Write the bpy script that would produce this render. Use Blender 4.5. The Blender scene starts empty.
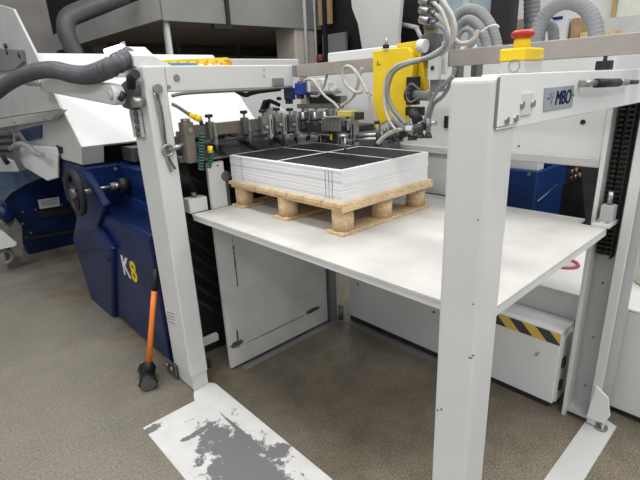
import bpy, bmesh, math, random
from mathutils import Vector, Matrix, noise as mnoise
random.seed(7)
S = bpy.context.scene
C = S.collection
S.view_settings.view_transform = 'Standard'
S.view_settings.look = 'None'

# ------------------------------------------------------------------ camera
R = Matrix(((0.729829, 0.249661, -0.636411), (-0.682265, 0.207210, -0.701126), (-0.043174, 0.945903, 0.321563)))
# re-orthonormalise
def gs(M):
    a = Vector(M[0]).normalized(); b = Vector(M[1]); b = (b - a * b.dot(a)).normalized(); c = a.cross(b)
    return Matrix((a, b, c))
R = gs(R)
EYE = Vector((0, 0, 1.6)); FPX = 455.0
cam = bpy.data.cameras.new('camera'); co = bpy.data.objects.new('camera', cam); C.objects.link(co)
co.matrix_world = Matrix.Translation(EYE) @ R.to_4x4()
cam.sensor_width = 36; cam.lens = FPX / 640 * 36; cam.clip_start = 0.02; cam.clip_end = 100
S.camera = co

def P(px, py, ax, val):
    """point of the real plane ax=val seen at photo position px,py (surveying aid)"""
    v = R @ Vector((px - 320, -(py - 240), -FPX)); i = 'XYZ'.index(ax)
    return EYE + v * ((val - EYE[i]) / v[i])

# ------------------------------------------------------------------ materials
def mat(name, col, rough=.5, metal=0, var=.06, vs=6, col2=None, bump=0, bs=60, emit=0, spots=None, spotcol=(.06, .06, .06), lines=None, fine=0, trans=0):
    m = bpy.data.materials.new(name); m.use_nodes = True
    nt = m.node_tree; N = nt.nodes; L = nt.links; b = N['Principled BSDF']
    b.inputs['Roughness'].default_value = rough; b.inputs['Metallic'].default_value = metal
    tc = N.new('ShaderNodeTexCoord'); geo = N.new('ShaderNodeNewGeometry')
    n1 = N.new('ShaderNodeTexNoise'); n1.inputs['Scale'].default_value = vs; n1.inputs['Detail'].default_value = 6
    L.new(geo.outputs['Position'], n1.inputs['Vector'])
    mr = N.new('ShaderNodeMapRange'); mr.inputs[1].default_value = .35; mr.inputs[2].default_value = .65
    L.new(n1.outputs['Fac'], mr.inputs[0])
    mx = N.new('ShaderNodeMix'); mx.data_type = 'RGBA'
    c2 = col2 or tuple(max(0, c * (1 - 2 * var)) for c in col)
    mx.inputs[6].default_value = (*col, 1); mx.inputs[7].default_value = (*c2, 1)
    L.new(mr.outputs[0], mx.inputs[0])
    out = mx.outputs[2]
    if fine:
        n3 = N.new('ShaderNodeTexNoise'); n3.inputs['Scale'].default_value = fine; n3.inputs['Detail'].default_value = 4
        L.new(geo.outputs['Position'], n3.inputs['Vector'])
        mr3 = N.new('ShaderNodeMapRange'); mr3.inputs[1].default_value = .3; mr3.inputs[2].default_value = .7
        mr3.inputs[3].default_value = .62; mr3.inputs[4].default_value = 1.3
        L.new(n3.outputs['Fac'], mr3.inputs[0])
        mm = N.new('ShaderNodeMix'); mm.data_type = 'RGBA'; mm.blend_type = 'MULTIPLY'; mm.inputs[0].default_value = 1
        L.new(out, mm.inputs[6]); L.new(mr3.outputs[0], mm.inputs[7]); out = mm.outputs[2]
    if lines:   # (axis, scale, strength)
        sp = N.new('ShaderNodeTexWave'); sp.wave_type = 'BANDS'; sp.bands_direction = lines[0]
        sp.inputs['Scale'].default_value = lines[1]; sp.inputs['Distortion'].default_value = lines[3] if len(lines) > 3 else 0
        sp.inputs['Detail'].default_value = 3
        L.new(geo.outputs['Position'], sp.inputs['Vector'])
        mr4 = N.new('ShaderNodeMapRange'); mr4.inputs[3].default_value = 1 - lines[2]; mr4.inputs[4].default_value = 1
        L.new(sp.outputs['Fac'], mr4.inputs[0])
        mm = N.new('ShaderNodeMix'); mm.data_type = 'RGBA'; mm.blend_type = 'MULTIPLY'; mm.inputs[0].default_value = 1
        L.new(out, mm.inputs[6]); L.new(mr4.outputs[0], mm.inputs[7]); out = mm.outputs[2]
    if spots:   # list of (centre, radii, noise scale, ragged, threshold)
        for (c, r, ns, rag) in spots:
            sub = N.new('ShaderNodeVectorMath'); sub.operation = 'SUBTRACT'; sub.inputs[1].default_value = c
            L.new(geo.outputs['Position'], sub.inputs[0])
            dv = N.new('ShaderNodeVectorMath'); dv.operation = 'DIVIDE'; dv.inputs[1].default_value = r
            L.new(sub.outputs[0], dv.inputs[0])
            ln = N.new('ShaderNodeVectorMath'); ln.operation = 'LENGTH'; L.new(dv.outputs[0], ln.inputs[0])
            nn = N.new('ShaderNodeTexNoise'); nn.inputs['Scale'].default_value = ns; nn.inputs['Detail'].default_value = 8; nn.inputs['Roughness'].default_value = .65
            L.new(geo.outputs['Position'], nn.inputs['Vector'])
            ma = N.new('ShaderNodeMath'); ma.operation = 'MULTIPLY_ADD'; ma.inputs[1].default_value = rag; L.new(nn.outputs['Fac'], ma.inputs[0]); L.new(ln.outputs['Value'], ma.inputs[2])
            m5 = N.new('ShaderNodeMapRange'); m5.inputs[1].default_value = 1 + rag * .5; m5.inputs[2].default_value = .9 + rag * .5 - .1
            m5.inputs[3].default_value = 0; m5.inputs[4].default_value = 1
            L.new(ma.outputs[0], m5.inputs[0])
            mm = N.new('ShaderNodeMix'); mm.data_type = 'RGBA'; mm.inputs[7].default_value = (*spotcol, 1)
            L.new(m5.outputs[0], mm.inputs[0]); L.new(out, mm.inputs[6]); out = mm.outputs[2]
    L.new(out, b.inputs['Base Color'])
    if bump:
        n2 = N.new('ShaderNodeTexNoise'); n2.inputs['Scale'].default_value = bs; n2.inputs['Detail'].default_value = 4
        L.new(geo.outputs['Position'], n2.inputs['Vector'])
        bp = N.new('ShaderNodeBump'); bp.inputs['Strength'].default_value = bump; bp.inputs['Distance'].default_value = .004
        L.new(n2.outputs['Fac'], bp.inputs['Height']); L.new(bp.outputs[0], b.inputs['Normal'])
    if emit:
        b.inputs['Emission Color'].default_value = (*col, 1); b.inputs['Emission Strength'].default_value = emit
    if trans:
        b.inputs['Transmission Weight'].default_value = trans
    return m

def pw(px, py, ax, v): return tuple(P(px, py, ax, v))
M = {}
M['white'] = mat('white_paint', (.64, .645, .635), .38, 0, .03, 3, bump=.05, bs=90)
M['white2'] = mat('white_paint_bright', (.76, .765, .76), .35, 0, .02, 2)
M['whiteA'] = mat('chipped_white_paint', (.64, .645, .635), .38, 0, .03, 3, bump=.05, bs=90, spots=[((.885, .541, .769), (9, .004, .004), 300, 1.0), ((.885, .530, .778), (9, .003, .005), 300, 1.0), ((.885, .46, .967), (9, .006, .003), 300, 1.0), ((.885, .455, .975), (9, .003, .003), 300, 1.0), ((.885, .462, 1.109), (9, .003, .002), 300, 1.0), ((.885, .465, 1.31), (9, .003, .002), 300, .8)], spotcol=(.12, .12, .12))
M['grey'] = mat('light_grey_paint', (.50, .51, .50), .45, 0, .05, 4)
M['midgrey'] = mat('mid_grey_paint', (.22, .22, .22), .5, 0, .08, 5)
M['dark'] = mat('dark_steel', (.05, .05, .055), .45, .4, .2, 12)
M['black'] = mat('black_plastic', (.010, .010, .011), .55, 0, .1, 12)
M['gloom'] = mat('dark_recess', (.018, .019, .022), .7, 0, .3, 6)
M['blue'] = mat('dark_blue_paint', (.004, .019, .095), .34, 0, .25, 4, bump=.06, bs=70)
M['blue'].node_tree.nodes['Principled BSDF'].inputs['Specular IOR Level'].default_value = .35
M['blue2'] = mat('blue_paint', (.009, .038, .16), .36, 0, .15, 5)
M['solblue'] = mat('blue_plastic', (.02, .05, .30), .35)
M['alu'] = mat('brushed_aluminium', (.42, .385, .35), .45, .35, .08, 8)
M['bar'] = mat('anodised_bar', (.20, .175, .145), .4, .4, .08, 10)
M['steel'] = mat('bright_steel', (.42, .42, .41), .3, .85, .1, 14)
M['steel2'] = mat('polished_steel', (.62, .62, .61), .3, .6, .08, 14)
M['steeld'] = mat('dull_steel', (.20, .20, .20), .4, .7, .15, 14)
M['yellow'] = mat('yellow_paint', (.86, .60, .015), .4, 0, .06, 8)
M['orange'] = mat('orange_fibreglass', (.85, .22, .03), .45, 0, .08, 12)
M['red'] = mat('red_plastic', (.55, .03, .03), .35)
M['dred'] = mat('dark_red_plastic', (.16, .02, .02), .5)
M['hose'] = mat('grey_hose_plastic', (.22, .23, .235), .5, 0, .08, 10)
M['hosed'] = mat('dark_grey_hose', (.085, .09, .10), .42, 0, .1, 10)
M['tube'] = mat('translucent_tube', (.50, .48, .43), .3, 0, .08, 20)
M['cable'] = mat('grey_cable', (.16, .16, .16), .5)
M['green'] = mat('green_coil', (.03, .10, .07), .4)
M['chip'] = mat('pressed_chipboard', (.70, .52, .31), .8, 0, .1, 30, bump=.4, bs=260, fine=190)
M['pine'] = mat('pine_board', (.74, .55, .32), .7, 0, .12, 14, lines=('Y', 9, .12, 5))
M['pale'] = mat('paper_white', (.82, .82, .83), .8, 0, .02, 5, lines=('Z', 55, .10, .6))
M['print'] = mat('black_print', (.010, .010, .011), .55, 0, .3, 9, col2=(.022, .022, .022), lines=('Y', 12, .5, 6))
M['print'].node_tree.nodes['Principled BSDF'].inputs['Specular IOR Level'].default_value = .2
M['label'] = mat('label_paper', (.72, .72, .70), .5)
M['ink'] = mat('grey_print', (.25, .27, .30), .5)
M['silver'] = mat('silver_plate', (.42, .45, .48), .35, .4, .06, 9)
M['logoblue'] = mat('navy_ink', (.008, .03, .16), .4)
M['cream'] = mat('cream_plastic', (.70, .67, .58), .4)
M['card'] = mat('brown_cardboard', (.42, .28, .15), .8, 0, .1, 8)
M['duct'] = mat('grey_duct', (.12, .125, .125), .45, .2, .12, 5)
M['wallw'] = mat('white_wall', (.66, .66, .64), .8, 0, .05, 1.5)
M['conc'] = mat('concrete_wall', (.27, .255, .24), .85, 0, .12, 1.5, bump=.15, bs=20, lines=('Z', .7, .10, 3))
M['colm'] = mat('concrete_column', (.55, .50, .43), .85, 0, .08, 2)
M['beige'] = mat('beige_board', (.40, .34, .27), .8, 0, .1, 2)
M['fascia'] = mat('pale_fascia', (.50, .49, .46), .7, 0, .06, 2)
M['loftgrey'] = mat('grey_board', (.26, .26, .25), .7, 0, .08, 2)
M['cream_pane'] = mat('pale_pane', (.62, .66, .58), .3)
M['glass'] = mat('blue_glass', (.38, .47, .52), .08, 0, .1, 2)
M['crateY'] = mat('yellow_crate_plastic', (.80, .46, .03), .45)
M['teal'] = mat('teal_plastic', (.08, .25, .33), .5)
M['plateM'] = mat('platform_white_steel', (.62, .61, .58), .5, 0, .07, 5, col2=(.52, .51, .48), bump=.1, bs=40)
M['strip'] = mat('worn_floor_plate_paint', (.76, .76, .74), .5, 0, .05, 9,
    spots=[((.80, 1.50, 0), (.14, .30, 9), 13, 3.4), ((.76, 1.22, 0), (.17, .35, 9), 16, 2.4), ((.76, 1.79, 0), (.13, .02, 9), 26, 1.8), ((.905, 1.60, 0), (.012, .24, 9), 12, 1.4), ((.97, 1.40, 0), (.06, .05, 9), 30, 2.0), ((.60, 1.98, 0), (.05, .03, 9), 60, 2.0)], spotcol=(.19, .19, .195))
pa = P(237, 344, 'Y', 2.12); pb = P(313, 310, 'Y', 2.12); pc = P(235, 262, 'Y', 2.12); pd = P(280, 327, 'Y', 2.12)
M['scuff'] = mat('scuffed_white_panel', (.64, .64, .62), .42, 0, .06, 4, col2=(.54, .54, .52),
    spots=[((pa.x, 2.12, pa.z), (.05, 5, .022), 60, 1.6), ((pa.x + .01, 2.12, pa.z + .03), (.008, 5, .07), 60, 1.5),
           ((pb.x, 2.12, pb.z), (.075, 5, .018), 60, 1.4), ((pc.x, 2.12, pc.z), (.006, 5, .16), 40, 1.8),
           ((pd.x, 2.12, pd.z), (.30, 5, .004), 50, 2.2)], spotcol=(.07, .07, .07))

# floor
def floor_mat():
    m = bpy.data.materials.new('worn_concrete_floor'); m.use_nodes = True
    nt = m.node_tree; N = nt.nodes; L = nt.links; b = N['Principled BSDF']
    geo = N.new('ShaderNodeNewGeometry')
    def noi(s, d=6, r=.5, dist=0):
        n = N.new('ShaderNodeTexNoise'); n.inputs['Scale'].default_value = s; n.inputs['Detail'].default_value = d
        n.inputs['Roughness'].default_value = r; n.inputs['Distortion'].default_value = dist
        L.new(geo.outputs['Position'], n.inputs['Vector']); return n
    def ramp(src, a, bb, lo, hi):
        r = N.new('ShaderNodeMapRange'); r.inputs[1].default_value = a; r.inputs[2].default_value = bb
        r.inputs[3].default_value = lo; r.inputs[4].default_value = hi; L.new(src, r.inputs[0]); return r.outputs[0]
    mx = N.new('ShaderNodeMix'); mx.data_type = 'RGBA'
    mx.inputs[6].default_value = (.205, .175, .128, 1); mx.inputs[7].default_value = (.125, .105, .078, 1)
    L.new(ramp(noi(1.3, 8, .6, .6).outputs['Fac'], .38, .62, 0, 1), mx.inputs[0]); out = mx.outputs[2]
    def mul(fac):
        nonlocal out
        mm = N.new('ShaderNodeMix'); mm.data_type = 'RGBA'; mm.blend_type = 'MULTIPLY'; mm.inputs[0].default_value = 1
        L.new(out, mm.inputs[6]); L.new(fac, mm.inputs[7]); out = mm.outputs[2]
    mul(ramp(noi(130, 3).outputs['Fac'], .3, .7, .45, 1.55))
    mul(ramp(noi(9, 6, .6).outputs['Fac'], .3, .7, .84, 1.16)); mul(ramp(noi(.9, 5, .55, .4).outputs['Fac'], .35, .65, .80, 1.22))
    # lighter aisle side: floor reflections put into the colour
    sx = N.new('ShaderNodeSeparateXYZ'); L.new(geo.outputs['Position'], sx.inputs[0])
    nz = noi(2.2, 5)
    ma = N.new('ShaderNodeMath'); ma.operation = 'ADD'; L.new(sx.outputs['X'], ma.inputs[0]); L.new(nz.outputs['Fac'], ma.inputs[1])
    light = ramp(ma.outputs[0], 1.5, 1.0, 0, .62)
    m2 = N.new('ShaderNodeMix'); m2.data_type = 'RGBA'; L.new(light, m2.inputs[0]); L.new(out, m2.inputs[6])
    m3 = N.new('ShaderNodeMix'); m3.data_type = 'RGBA'; m3.blend_type = 'MULTIPLY'; m3.inputs[0].default_value = 1
    m3.inputs[6].default_value = (.27, .255, .215, 1); L.new(ramp(noi(90, 4).outputs['Fac'], .3, .7, .6, 1.35), m3.inputs[7])
    L.new(m3.outputs[2], m2.inputs[7]); out = m2.outputs[2]
    # cracks and slab joints
    vo = N.new('ShaderNodeTexVoronoi'); vo.feature = 'DISTANCE_TO_EDGE'; vo.inputs['Scale'].default_value = .75; vo.inputs['Randomness'].default_value = .9
    dn = noi(3, 4); va = N.new('ShaderNodeVectorMath'); va.operation = 'MULTIPLY_ADD'; va.inputs[1].default_value = (.25, .25, 0)
    L.new(dn.outputs['Color'], va.inputs[0]); L.new(geo.outputs['Position'], va.inputs[2]); L.new(va.outputs[0], vo.inputs['Vector'])
    mul(ramp(vo.outputs['Distance'], 0, .006, .90, 1))
    L.new(out, b.inputs['Base Color'])
    L.new(ramp(noi(4, 6).outputs['Fac'], .3, .7, .32, .58), b.inputs['Roughness'])
    bp = N.new('ShaderNodeBump'); bp.inputs['Strength'].default_value = .12; bp.inputs['Distance'].default_value = .003
    L.new(noi(60, 5).outputs['Fac'], bp.inputs['Height']); L.new(bp.outputs[0], b.inputs['Normal'])
    return m
M['floor'] = floor_mat()

# ------------------------------------------------------------------ geometry helpers
class MB:
    def __init__(s): s.bm = bmesh.new(); s.flat = []
    def box(s, x0, x1, y0, y1, z0, z1):
        x0, x1 = sorted((x0, x1)); y0, y1 = sorted((y0, y1)); z0, z1 = sorted((z0, z1))
        v = [s.bm.verts.new(p) for p in ((x0, y0, z0), (x1, y0, z0), (x1, y1, z0), (x0, y1, z0), (x0, y0, z1), (x1, y0, z1), (x1, y1, z1), (x0, y1, z1))]
        for f in ((3, 2, 1, 0), (4, 5, 6, 7), (0, 1, 5, 4), (1, 2, 6, 5), (2, 3, 7, 6), (3, 0, 4, 7)): s.bm.faces.new([v[i] for i in f])
        return s
    def obox(s, c, size, rot=None):
        c = Vector(c); hx, hy, hz = [q / 2 for q in size]; Rm = rot or Matrix.Identity(3)
        v = [s.bm.verts.new(c + Rm @ Vector(p)) for p in ((-hx, -hy, -hz), (hx, -hy, -hz), (hx, hy, -hz), (-hx, hy, -hz), (-hx, -hy, hz), (hx, -hy, hz), (hx, hy, hz), (-hx, hy, hz))]
        for f in ((3, 2, 1, 0), (4, 5, 6, 7), (0, 1, 5, 4), (1, 2, 6, 5), (2, 3, 7, 6), (3, 0, 4, 7)): s.bm.faces.new([v[i] for i in f])
        return s
    def prism(s, pts, vec):
        vec = Vector(vec); a = [s.bm.verts.new(Vector(p)) for p in pts]; b = [s.bm.verts.new(Vector(p) + vec) for p in pts]
        n = len(a); s.bm.faces.new(a); s.bm.faces.new(b[::-1])
        for i in range(n): s.bm.faces.new([a[i], b[i], b[(i + 1) % n], a[(i + 1) % n]])
        return s
    def tube(s, pts, r, seg=10, rad=None, caps=True):
        pts = [Vector(p) for p in pts]; rings = []; up = None
        for i, p in enumerate(pts):
            t = (pts[min(i + 1, len(pts) - 1)] - pts[max(i - 1, 0)]).normalized()
            if up is None:
                up = t.orthogonal().normalized()
            else:
                up = (up - t * up.dot(t)); up = up.normalized() if up.length > 1e-6 else t.orthogonal().normalized()
            w = t.cross(up); rr = rad[i] if rad else r
            rings.append([s.bm.verts.new(p + (up * math.cos(2 * math.pi * k / seg) + w * math.sin(2 * math.pi * k / seg)) * rr) for k in range(seg)])
        for a, b in zip(rings, rings[1:]):
            for k in range(seg):
                f = s.bm.faces.new([a[k], a[(k + 1) % seg], b[(k + 1) % seg], b[k]]); f.smooth = True
        if caps: s.bm.faces.new(rings[0][::-1]); s.bm.faces.new(rings[-1])
        return s
    def cyl(s, a, b, r, seg=16, r2=None):
        return s.tube([a, b], r, seg, [r, r if r2 is None else r2])
    def ring(s, c, axis, Rr, r, seg=32, sub=8):
        c = Vector(c); ax = Vector(axis).normalized(); u = ax.orthogonal().normalized(); w = ax.cross(u); rows = []
        for i in range(seg):
            d = u * math.cos(2 * math.pi * i / seg) + w * math.sin(2 * math.pi * i / seg)
            rows.append([s.bm.verts.new(c + d * (Rr + r * math.cos(2 * math.pi * k / sub)) + ax * r * math.sin(2 * math.pi * k / sub)) for k in range(sub)])
        for i in range(seg):
            a = rows[i]; b = rows[(i + 1) % seg]
            for k in range(sub):
                f = s.bm.faces.new([a[k], b[k], b[(k + 1) % sub], a[(k + 1) % sub]]); f.smooth = True
        return s
    def build(s, name, m, parent=None, bevel=0, seg=2):
        bmesh.ops.recalc_face_normals(s.bm, faces=s.bm.faces[:])
        if parent is None:
            vs = [v.co for v in s.bm.verts]
            o_ = Vector(((min(v.x for v in vs) + max(v.x for v in vs)) / 2, (min(v.y for v in vs) + max(v.y for v in vs)) / 2, min(v.z for v in vs)))
        else: o_ = wl(parent)
        for v in s.bm.verts: v.co -= o_
        me = bpy.data.meshes.new(name); s.bm.to_mesh(me); s.bm.free()
        o = bpy.data.objects.new(name, me); C.objects.link(o)
        me.materials.append(M[m] if isinstance(m, str) else m)
        if parent is not None: o.parent = parent
        else: o.location = o_
        if bevel:
            b = o.modifiers.new('bevel', 'BEVEL'); b.width = bevel; b.segments = seg; b.limit_method = 'ANGLE'; b.angle_limit = math.radians(40)
            b.harden_normals = False
        return o
def wl(o):
    v = Vector((0, 0, 0))
    while o: v += o.location; o = o.parent
    return v
def tag(o, label=None, cat=None, group=None, kind=None):
    if label: o['label'] = label
    if cat: o['category'] = cat
    if group: o['group'] = group
    if kind: o['kind'] = kind
    return o
def thing(name, loc, label, cat, group=None):
    o = bpy.data.objects.new(name, None); o.empty_display_size = .05; C.objects.link(o); o.location = loc
    return tag(o, label, cat, group)
def dup(root, off, label=None, group=None):
    r = root.copy(); C.objects.link(r); r.location = root.location + Vector(off)
    if label: r['label'] = label
    if group: r['group'] = group
    for ch in list(root.children):
        c = ch.copy(); C.objects.link(c); c.parent = r
        for g in ch.children:
            d = g.copy(); C.objects.link(d); d.parent = c
    return r
def smooth(pts, n=8):
    pts = [Vector(p) for p in pts]; out = []
    for i in range(len(pts) - 1):
        p0 = pts[max(i - 1, 0)]; p1 = pts[i]; p2 = pts[i + 1]; p3 = pts[min(i + 2, len(pts) - 1)]
        for k in range(n):
            t = k / n
            out.append(.5 * ((2 * p1) + (p2 - p0) * t + (2 * p0 - 5 * p1 + 4 * p2 - p3) * t * t + (3 * p1 - p0 - 3 * p2 + p3) * t ** 3))
    out.append(pts[-1]); return out
def hose(name, pts, r, m, label, cat, ribs=.012, parent=None, group=None, seg=14, amp=.035):
    base = smooth(pts, 12); L = 0; ds = [0]
    for a, b in zip(base, base[1:]): L += (b - a).length; ds.append(L)
    n = max(6, int(L / (ribs / 4))) if ribs else len(base) * 2
    n = min(n, 900); path = []; rad = []; j = 0
    for i in range(n + 1):
        d = L * i / n
        while j < len(ds) - 2 and ds[j + 1] < d: j += 1
        t = (d - ds[j]) / max(1e-9, ds[j + 1] - ds[j]); path.append(base[j].lerp(base[j + 1], min(1, t)))
        rad.append(r * (1 + (amp * math.cos(2 * math.pi * d / ribs) if ribs else 0)))
    o = MB().tube(path, r, seg, rad).build(name, m, parent)
    if parent is None: tag(o, label, cat, group)
    return o
def text(s, name, origin, xdir, size, m, parent, bold=0, shear=0, depth=.001, sx=1, double=0):
    cu = bpy.data.curves.new(name, 'FONT'); cu.body = s; cu.size = size; cu.extrude = depth; cu.offset = bold; cu.shear = shear
    tmp = bpy.data.objects.new(name + '_tmp', cu); C.objects.link(tmp); bpy.context.view_layer.update()
    dg = bpy.context.evaluated_depsgraph_get(); me = bpy.data.meshes.new_from_object(tmp.evaluated_get(dg))
    bpy.data.objects.remove(tmp); X = Vector(xdir).normalized(); Z = Vector((0, 0, 1)); Y = X.cross(Z)  # text normal = x cross up
    Nn = X.cross(Z); o_ = Vector(origin) - wl(parent)
    if double:
        bm = bmesh.new(); bm.from_mesh(me); me2 = me.copy(); me2.transform(Matrix.Translation((double, 0, 0))); bm.from_mesh(me2)
        me2.transform(Matrix.Translation((double, 0, 0))); bm.from_mesh(me2); bm.to_mesh(me); bm.free(); bpy.data.meshes.remove(me2)
    for v in me.vertices: v.co = o_ + X * v.co.x * sx + Z * v.co.y + Nn * v.co.z
    me.materials.clear(); me.materials.append(M[m]); o = bpy.data.objects.new(name, me); C.objects.link(o); o.parent = parent
    return o
def struct(name, mb, m): o = mb.build(name, m); o['kind'] = 'structure'; return o

# ------------------------------------------------------------------ setting
struct('floor', MB().box(-6, 14, -6, 14, -.1, 0), 'floor')
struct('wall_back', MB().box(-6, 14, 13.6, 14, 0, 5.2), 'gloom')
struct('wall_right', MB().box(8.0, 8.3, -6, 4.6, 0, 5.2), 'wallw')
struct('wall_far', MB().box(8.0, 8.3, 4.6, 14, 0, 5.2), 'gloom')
pr = P(57, 53, 'Y', 7.0)
struct('wall_left', MB().box(-3.5, pr.x, 7.0, 7.5, 0, 5), 'conc')
# window frame on right wall
wf0 = P(617, 16, 'X', 7.98)
o = MB().box(7.93, 8.0, wf0.y - 2.2, wf0.y, wf0.z - .05, wf0.z + 1.2).build('window_1', 'cream_pane'); o['kind'] = 'structure'
fr = MB()
fr.box(7.9, 8.0, wf0.y, wf0.y + .06, wf0.z - .08, wf0.z + 1.25); fr.box(7.9, 8.0, wf0.y - 2.2, wf0.y + .06, wf0.z - .1, wf0.z - .04)
struct('trim_1', fr, 'card')

# ---- column in the background
cx = 5.11; cfar = P(273, 0, 'X', cx).y; cr = P(315, 0, 'Y', 6.0).x
t = thing('concrete_column', (5.3, 6.2, 0), 'square grey-beige concrete column with a conduit running up its darker side', 'column')
MB().box(cx, cr, 6.0, cfar, 0, 5).build('shaft', 'colm', t, .02)
MB().cyl((P(305, 30, 'Y', 5.97).x, 5.96, 0), (P(305, 30, 'Y', 5.97).x, 5.96, 5), .03).cyl((cr - .06, 5.96, 0), (cr - .06, 5.96, 5), .02).build('conduit', 'grey', t)

# ---- mezzanine / storage loft
q = P(164, 19, 'Y', 6.0)
t = thing('storage_loft', (q.x + 1, 6.5, 0), 'raised storage loft with pale fascia boards beyond the white hood', 'loft')
MB().box(q.x, 8, 6.0, 12, q.z, q.z + .04).build('underside', 'beige', t)
MB().box(q.x - .03, q.x, 6.0, 12, q.z, q.z + .30).build('side_fascia', 'fascia', t)
MB().box(q.x - .03, 8, 5.96, 6.0, q.z - .02, q.z + .26).build('front_fascia', 'loftgrey', t)
MB().box(q.x - .03, 8, 5.98, 6.02, q.z + .262, q.z + .60).build('front_board', 'loftgrey', t)
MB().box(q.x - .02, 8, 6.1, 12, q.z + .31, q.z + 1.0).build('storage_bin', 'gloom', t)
MB().cyl((q.x + .05, 6.05, 0), (q.x + .05, 6.05, q.z), .035).build('leg', 'grey', t)
MB().cyl((q.x + .15, 6.3, 0), (q.x + .15, 6.3, q.z), .035).build('leg', 'grey', t)
pb_ = P(230, 40, 'Y', 5.95)
MB().box(pb_.x - .03, pb_.x + .03, 5.93, 5.96, q.z - .05, q.z + .6).box(pb_.x - .25, pb_.x + .05, 5.92, 5.98, q.z - .09, q.z - .03).build('hanging_bracket', 'black', t)
# shelf unit below loft
t = thing('storage_shelf', (4.5, 8, 0), 'low brown storage shelf with stacked goods in the gloom under the loft', 'shelf')
MB().box(3.2, 7.8, 9.0, 9.6, 1.75, 1.8).box(3.2, 7.8, 9.0, 9.6, 2.25, 2.29).build('shelf_board', 'beige', t)
for xx in (3.2, 4.6, 6.0, 7.7): MB().box(xx, xx + .08, 9.0, 9.6, 0, 2.7).build('upright', 'midgrey', t)
gi = 0
for (xx, w, h, mm_, lab) in ((3.5, .8, .3, 'midgrey', 'flat grey carton on the storage shelf under the loft, left one'), (4.8, .9, .35, 'card', 'brown carton on the storage shelf near the concrete column'), (6.2, .8, .28, 'beige', 'beige carton on the storage shelf hidden partly by the column')):
    t = thing('carton', (xx + w / 2, 9.3, 1.8), lab, 'box')
    MB().box(xx, xx + w, 9.05, 9.5, 1.8, 1.8 + h).build('carton_body', mm_, t, .01)
    MB().box(xx + .02, xx + w - .02, 9.22, 9.33, 1.8 + h, 1.803 + h).build('tape', 'pine', t)
# ---- air duct
y = 6.6
q0 = P(76, 62, 'Y', y)
pts = [Vector((q0.x, y, 0)), Vector((q0.x, y, .8)), Vector((q0.x, y, 1.6))] + [P(x_, y_, 'Y', y) for x_, y_ in ((76, 58), (71, 45), (66, 30), (68, 18), (80, 11), (100, 4), (125, -4))]
hose('air_duct', pts, .105, 'duct', 'thick grey ventilation duct bending beside the grey concrete wall', 'duct', ribs=0, seg=20)
t = thing('fluorescent_lamp', P(115, 48, 'Y', 6.3), 'lit white tube lamp low behind the white hood, beside the cap on the frame', 'lamp')
em = mat('lamp_tube', (1, 1, .97), .5, emit=3); M['lamp'] = em
a = P(105, 52, 'Y', 6.3); b_ = P(124, 46, 'Y', 6.3)
MB().cyl(a, b_, .035).build('tube', 'lamp', t); MB().cyl((b_.x, b_.y, 0), b_, .02).build('stand', 'dark', t); MB().cyl(b_, P(122, 42, 'Y', 6.3), .03).build('holder', 'grey', t)

# ---- items on the right in the background
y1 = P(436, 20, 'X', 5.5).y
t = thing('dark_cabinet', (5.7, 4.0, 0), 'tall black machine enclosure open behind the yellow unit', 'machine')
MB().box(5.6, 6.4, P(436, 20, 'X', 5.6).y, min(5.9, P(318, 20, 'X', 5.6).y), 0, 3.6).build('enclosure', 'black', t)
for (x_, y_, x2, y2) in ((400, 24, 418, 28), (416, 27, 422, 40)):
    MB().cyl(P(x_, y_, 'X', 5.5), P(x2, y2, 'X', 5.5), .03).build('rail', 'grey', t)
# white rounded panel
t = tag(MB().prism([P(a_, b2, 'X', 5.2) for a_, b2 in ((350, -12), (352, 8), (358, 24), (364, 60), (366, 200), (398, 200), (398, 35), (402, -12))], (.06, 0, 0)).build('partition_screen', 'wallw'), 'tall white curved-edge panel standing behind the aluminium bar', 'screen')
# dark shelf left of that panel
t = thing('dark_rack', (6, 6, 0), 'dark rack with grey panels between the concrete column and the curved white panel', 'rack')
MB().box(5.45, 5.5, P(345, 30, 'X', 5.45).y, P(322, 30, 'X', 5.45).y, 2.0, 2.35).build('rack_panel', 'midgrey', t)
MB().box(5.40, 5.46, P(324, 30, 'X', 5.4).y - .03, P(324, 30, 'X', 5.4).y + .03, 0, 3.4).build('rack_post', 'black', t)
MB().box(5.45, 5.5, P(330, 5, 'X', 5.45).y, P(318, 5, 'X', 5.45).y, 2.5, 3.2).build('cork_board', 'card', t)
c = P(320, 55, 'X', 5.0); t = thing('warning_lamp', (c.x, c.y, c.z - .1), 'small dark red round lamp beside the conduit column', 'lamp')
MB().cyl(c - Vector((0, 0, .10)), c + Vector((0, 0, .01)), .055).build('dome', 'dred', t, .02); MB().cyl((c.x, c.y, 0), c - Vector((0, 0, .10)), .04).build('lamp_post', 'black', t)
# glazed door + black frame
t = thing('glazed_door', (5.3, 3.0, 0), 'pale blue glass door in a heavy black frame behind the coiled hoses', 'door')
ya = P(438, 10, 'X', 5.4).y; yb = P(492, 10, 'X', 5.4).y; yc = P(515, 10, 'X', 5.4).y
MB().box(5.42, 5.46, yb, ya, .0, 3.4).build('pane', 'glass', t)
MB().box(5.35, 5.5, yc, yb, 0, 3.4).build('frame', 'black', t, .02)
MB().box(5.38, 5.42, P(470, 10, 'X', 5.4).y, P(463, 10, 'X', 5.4).y, 0, 3.4).build('mullion', 'grey', t)
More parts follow.
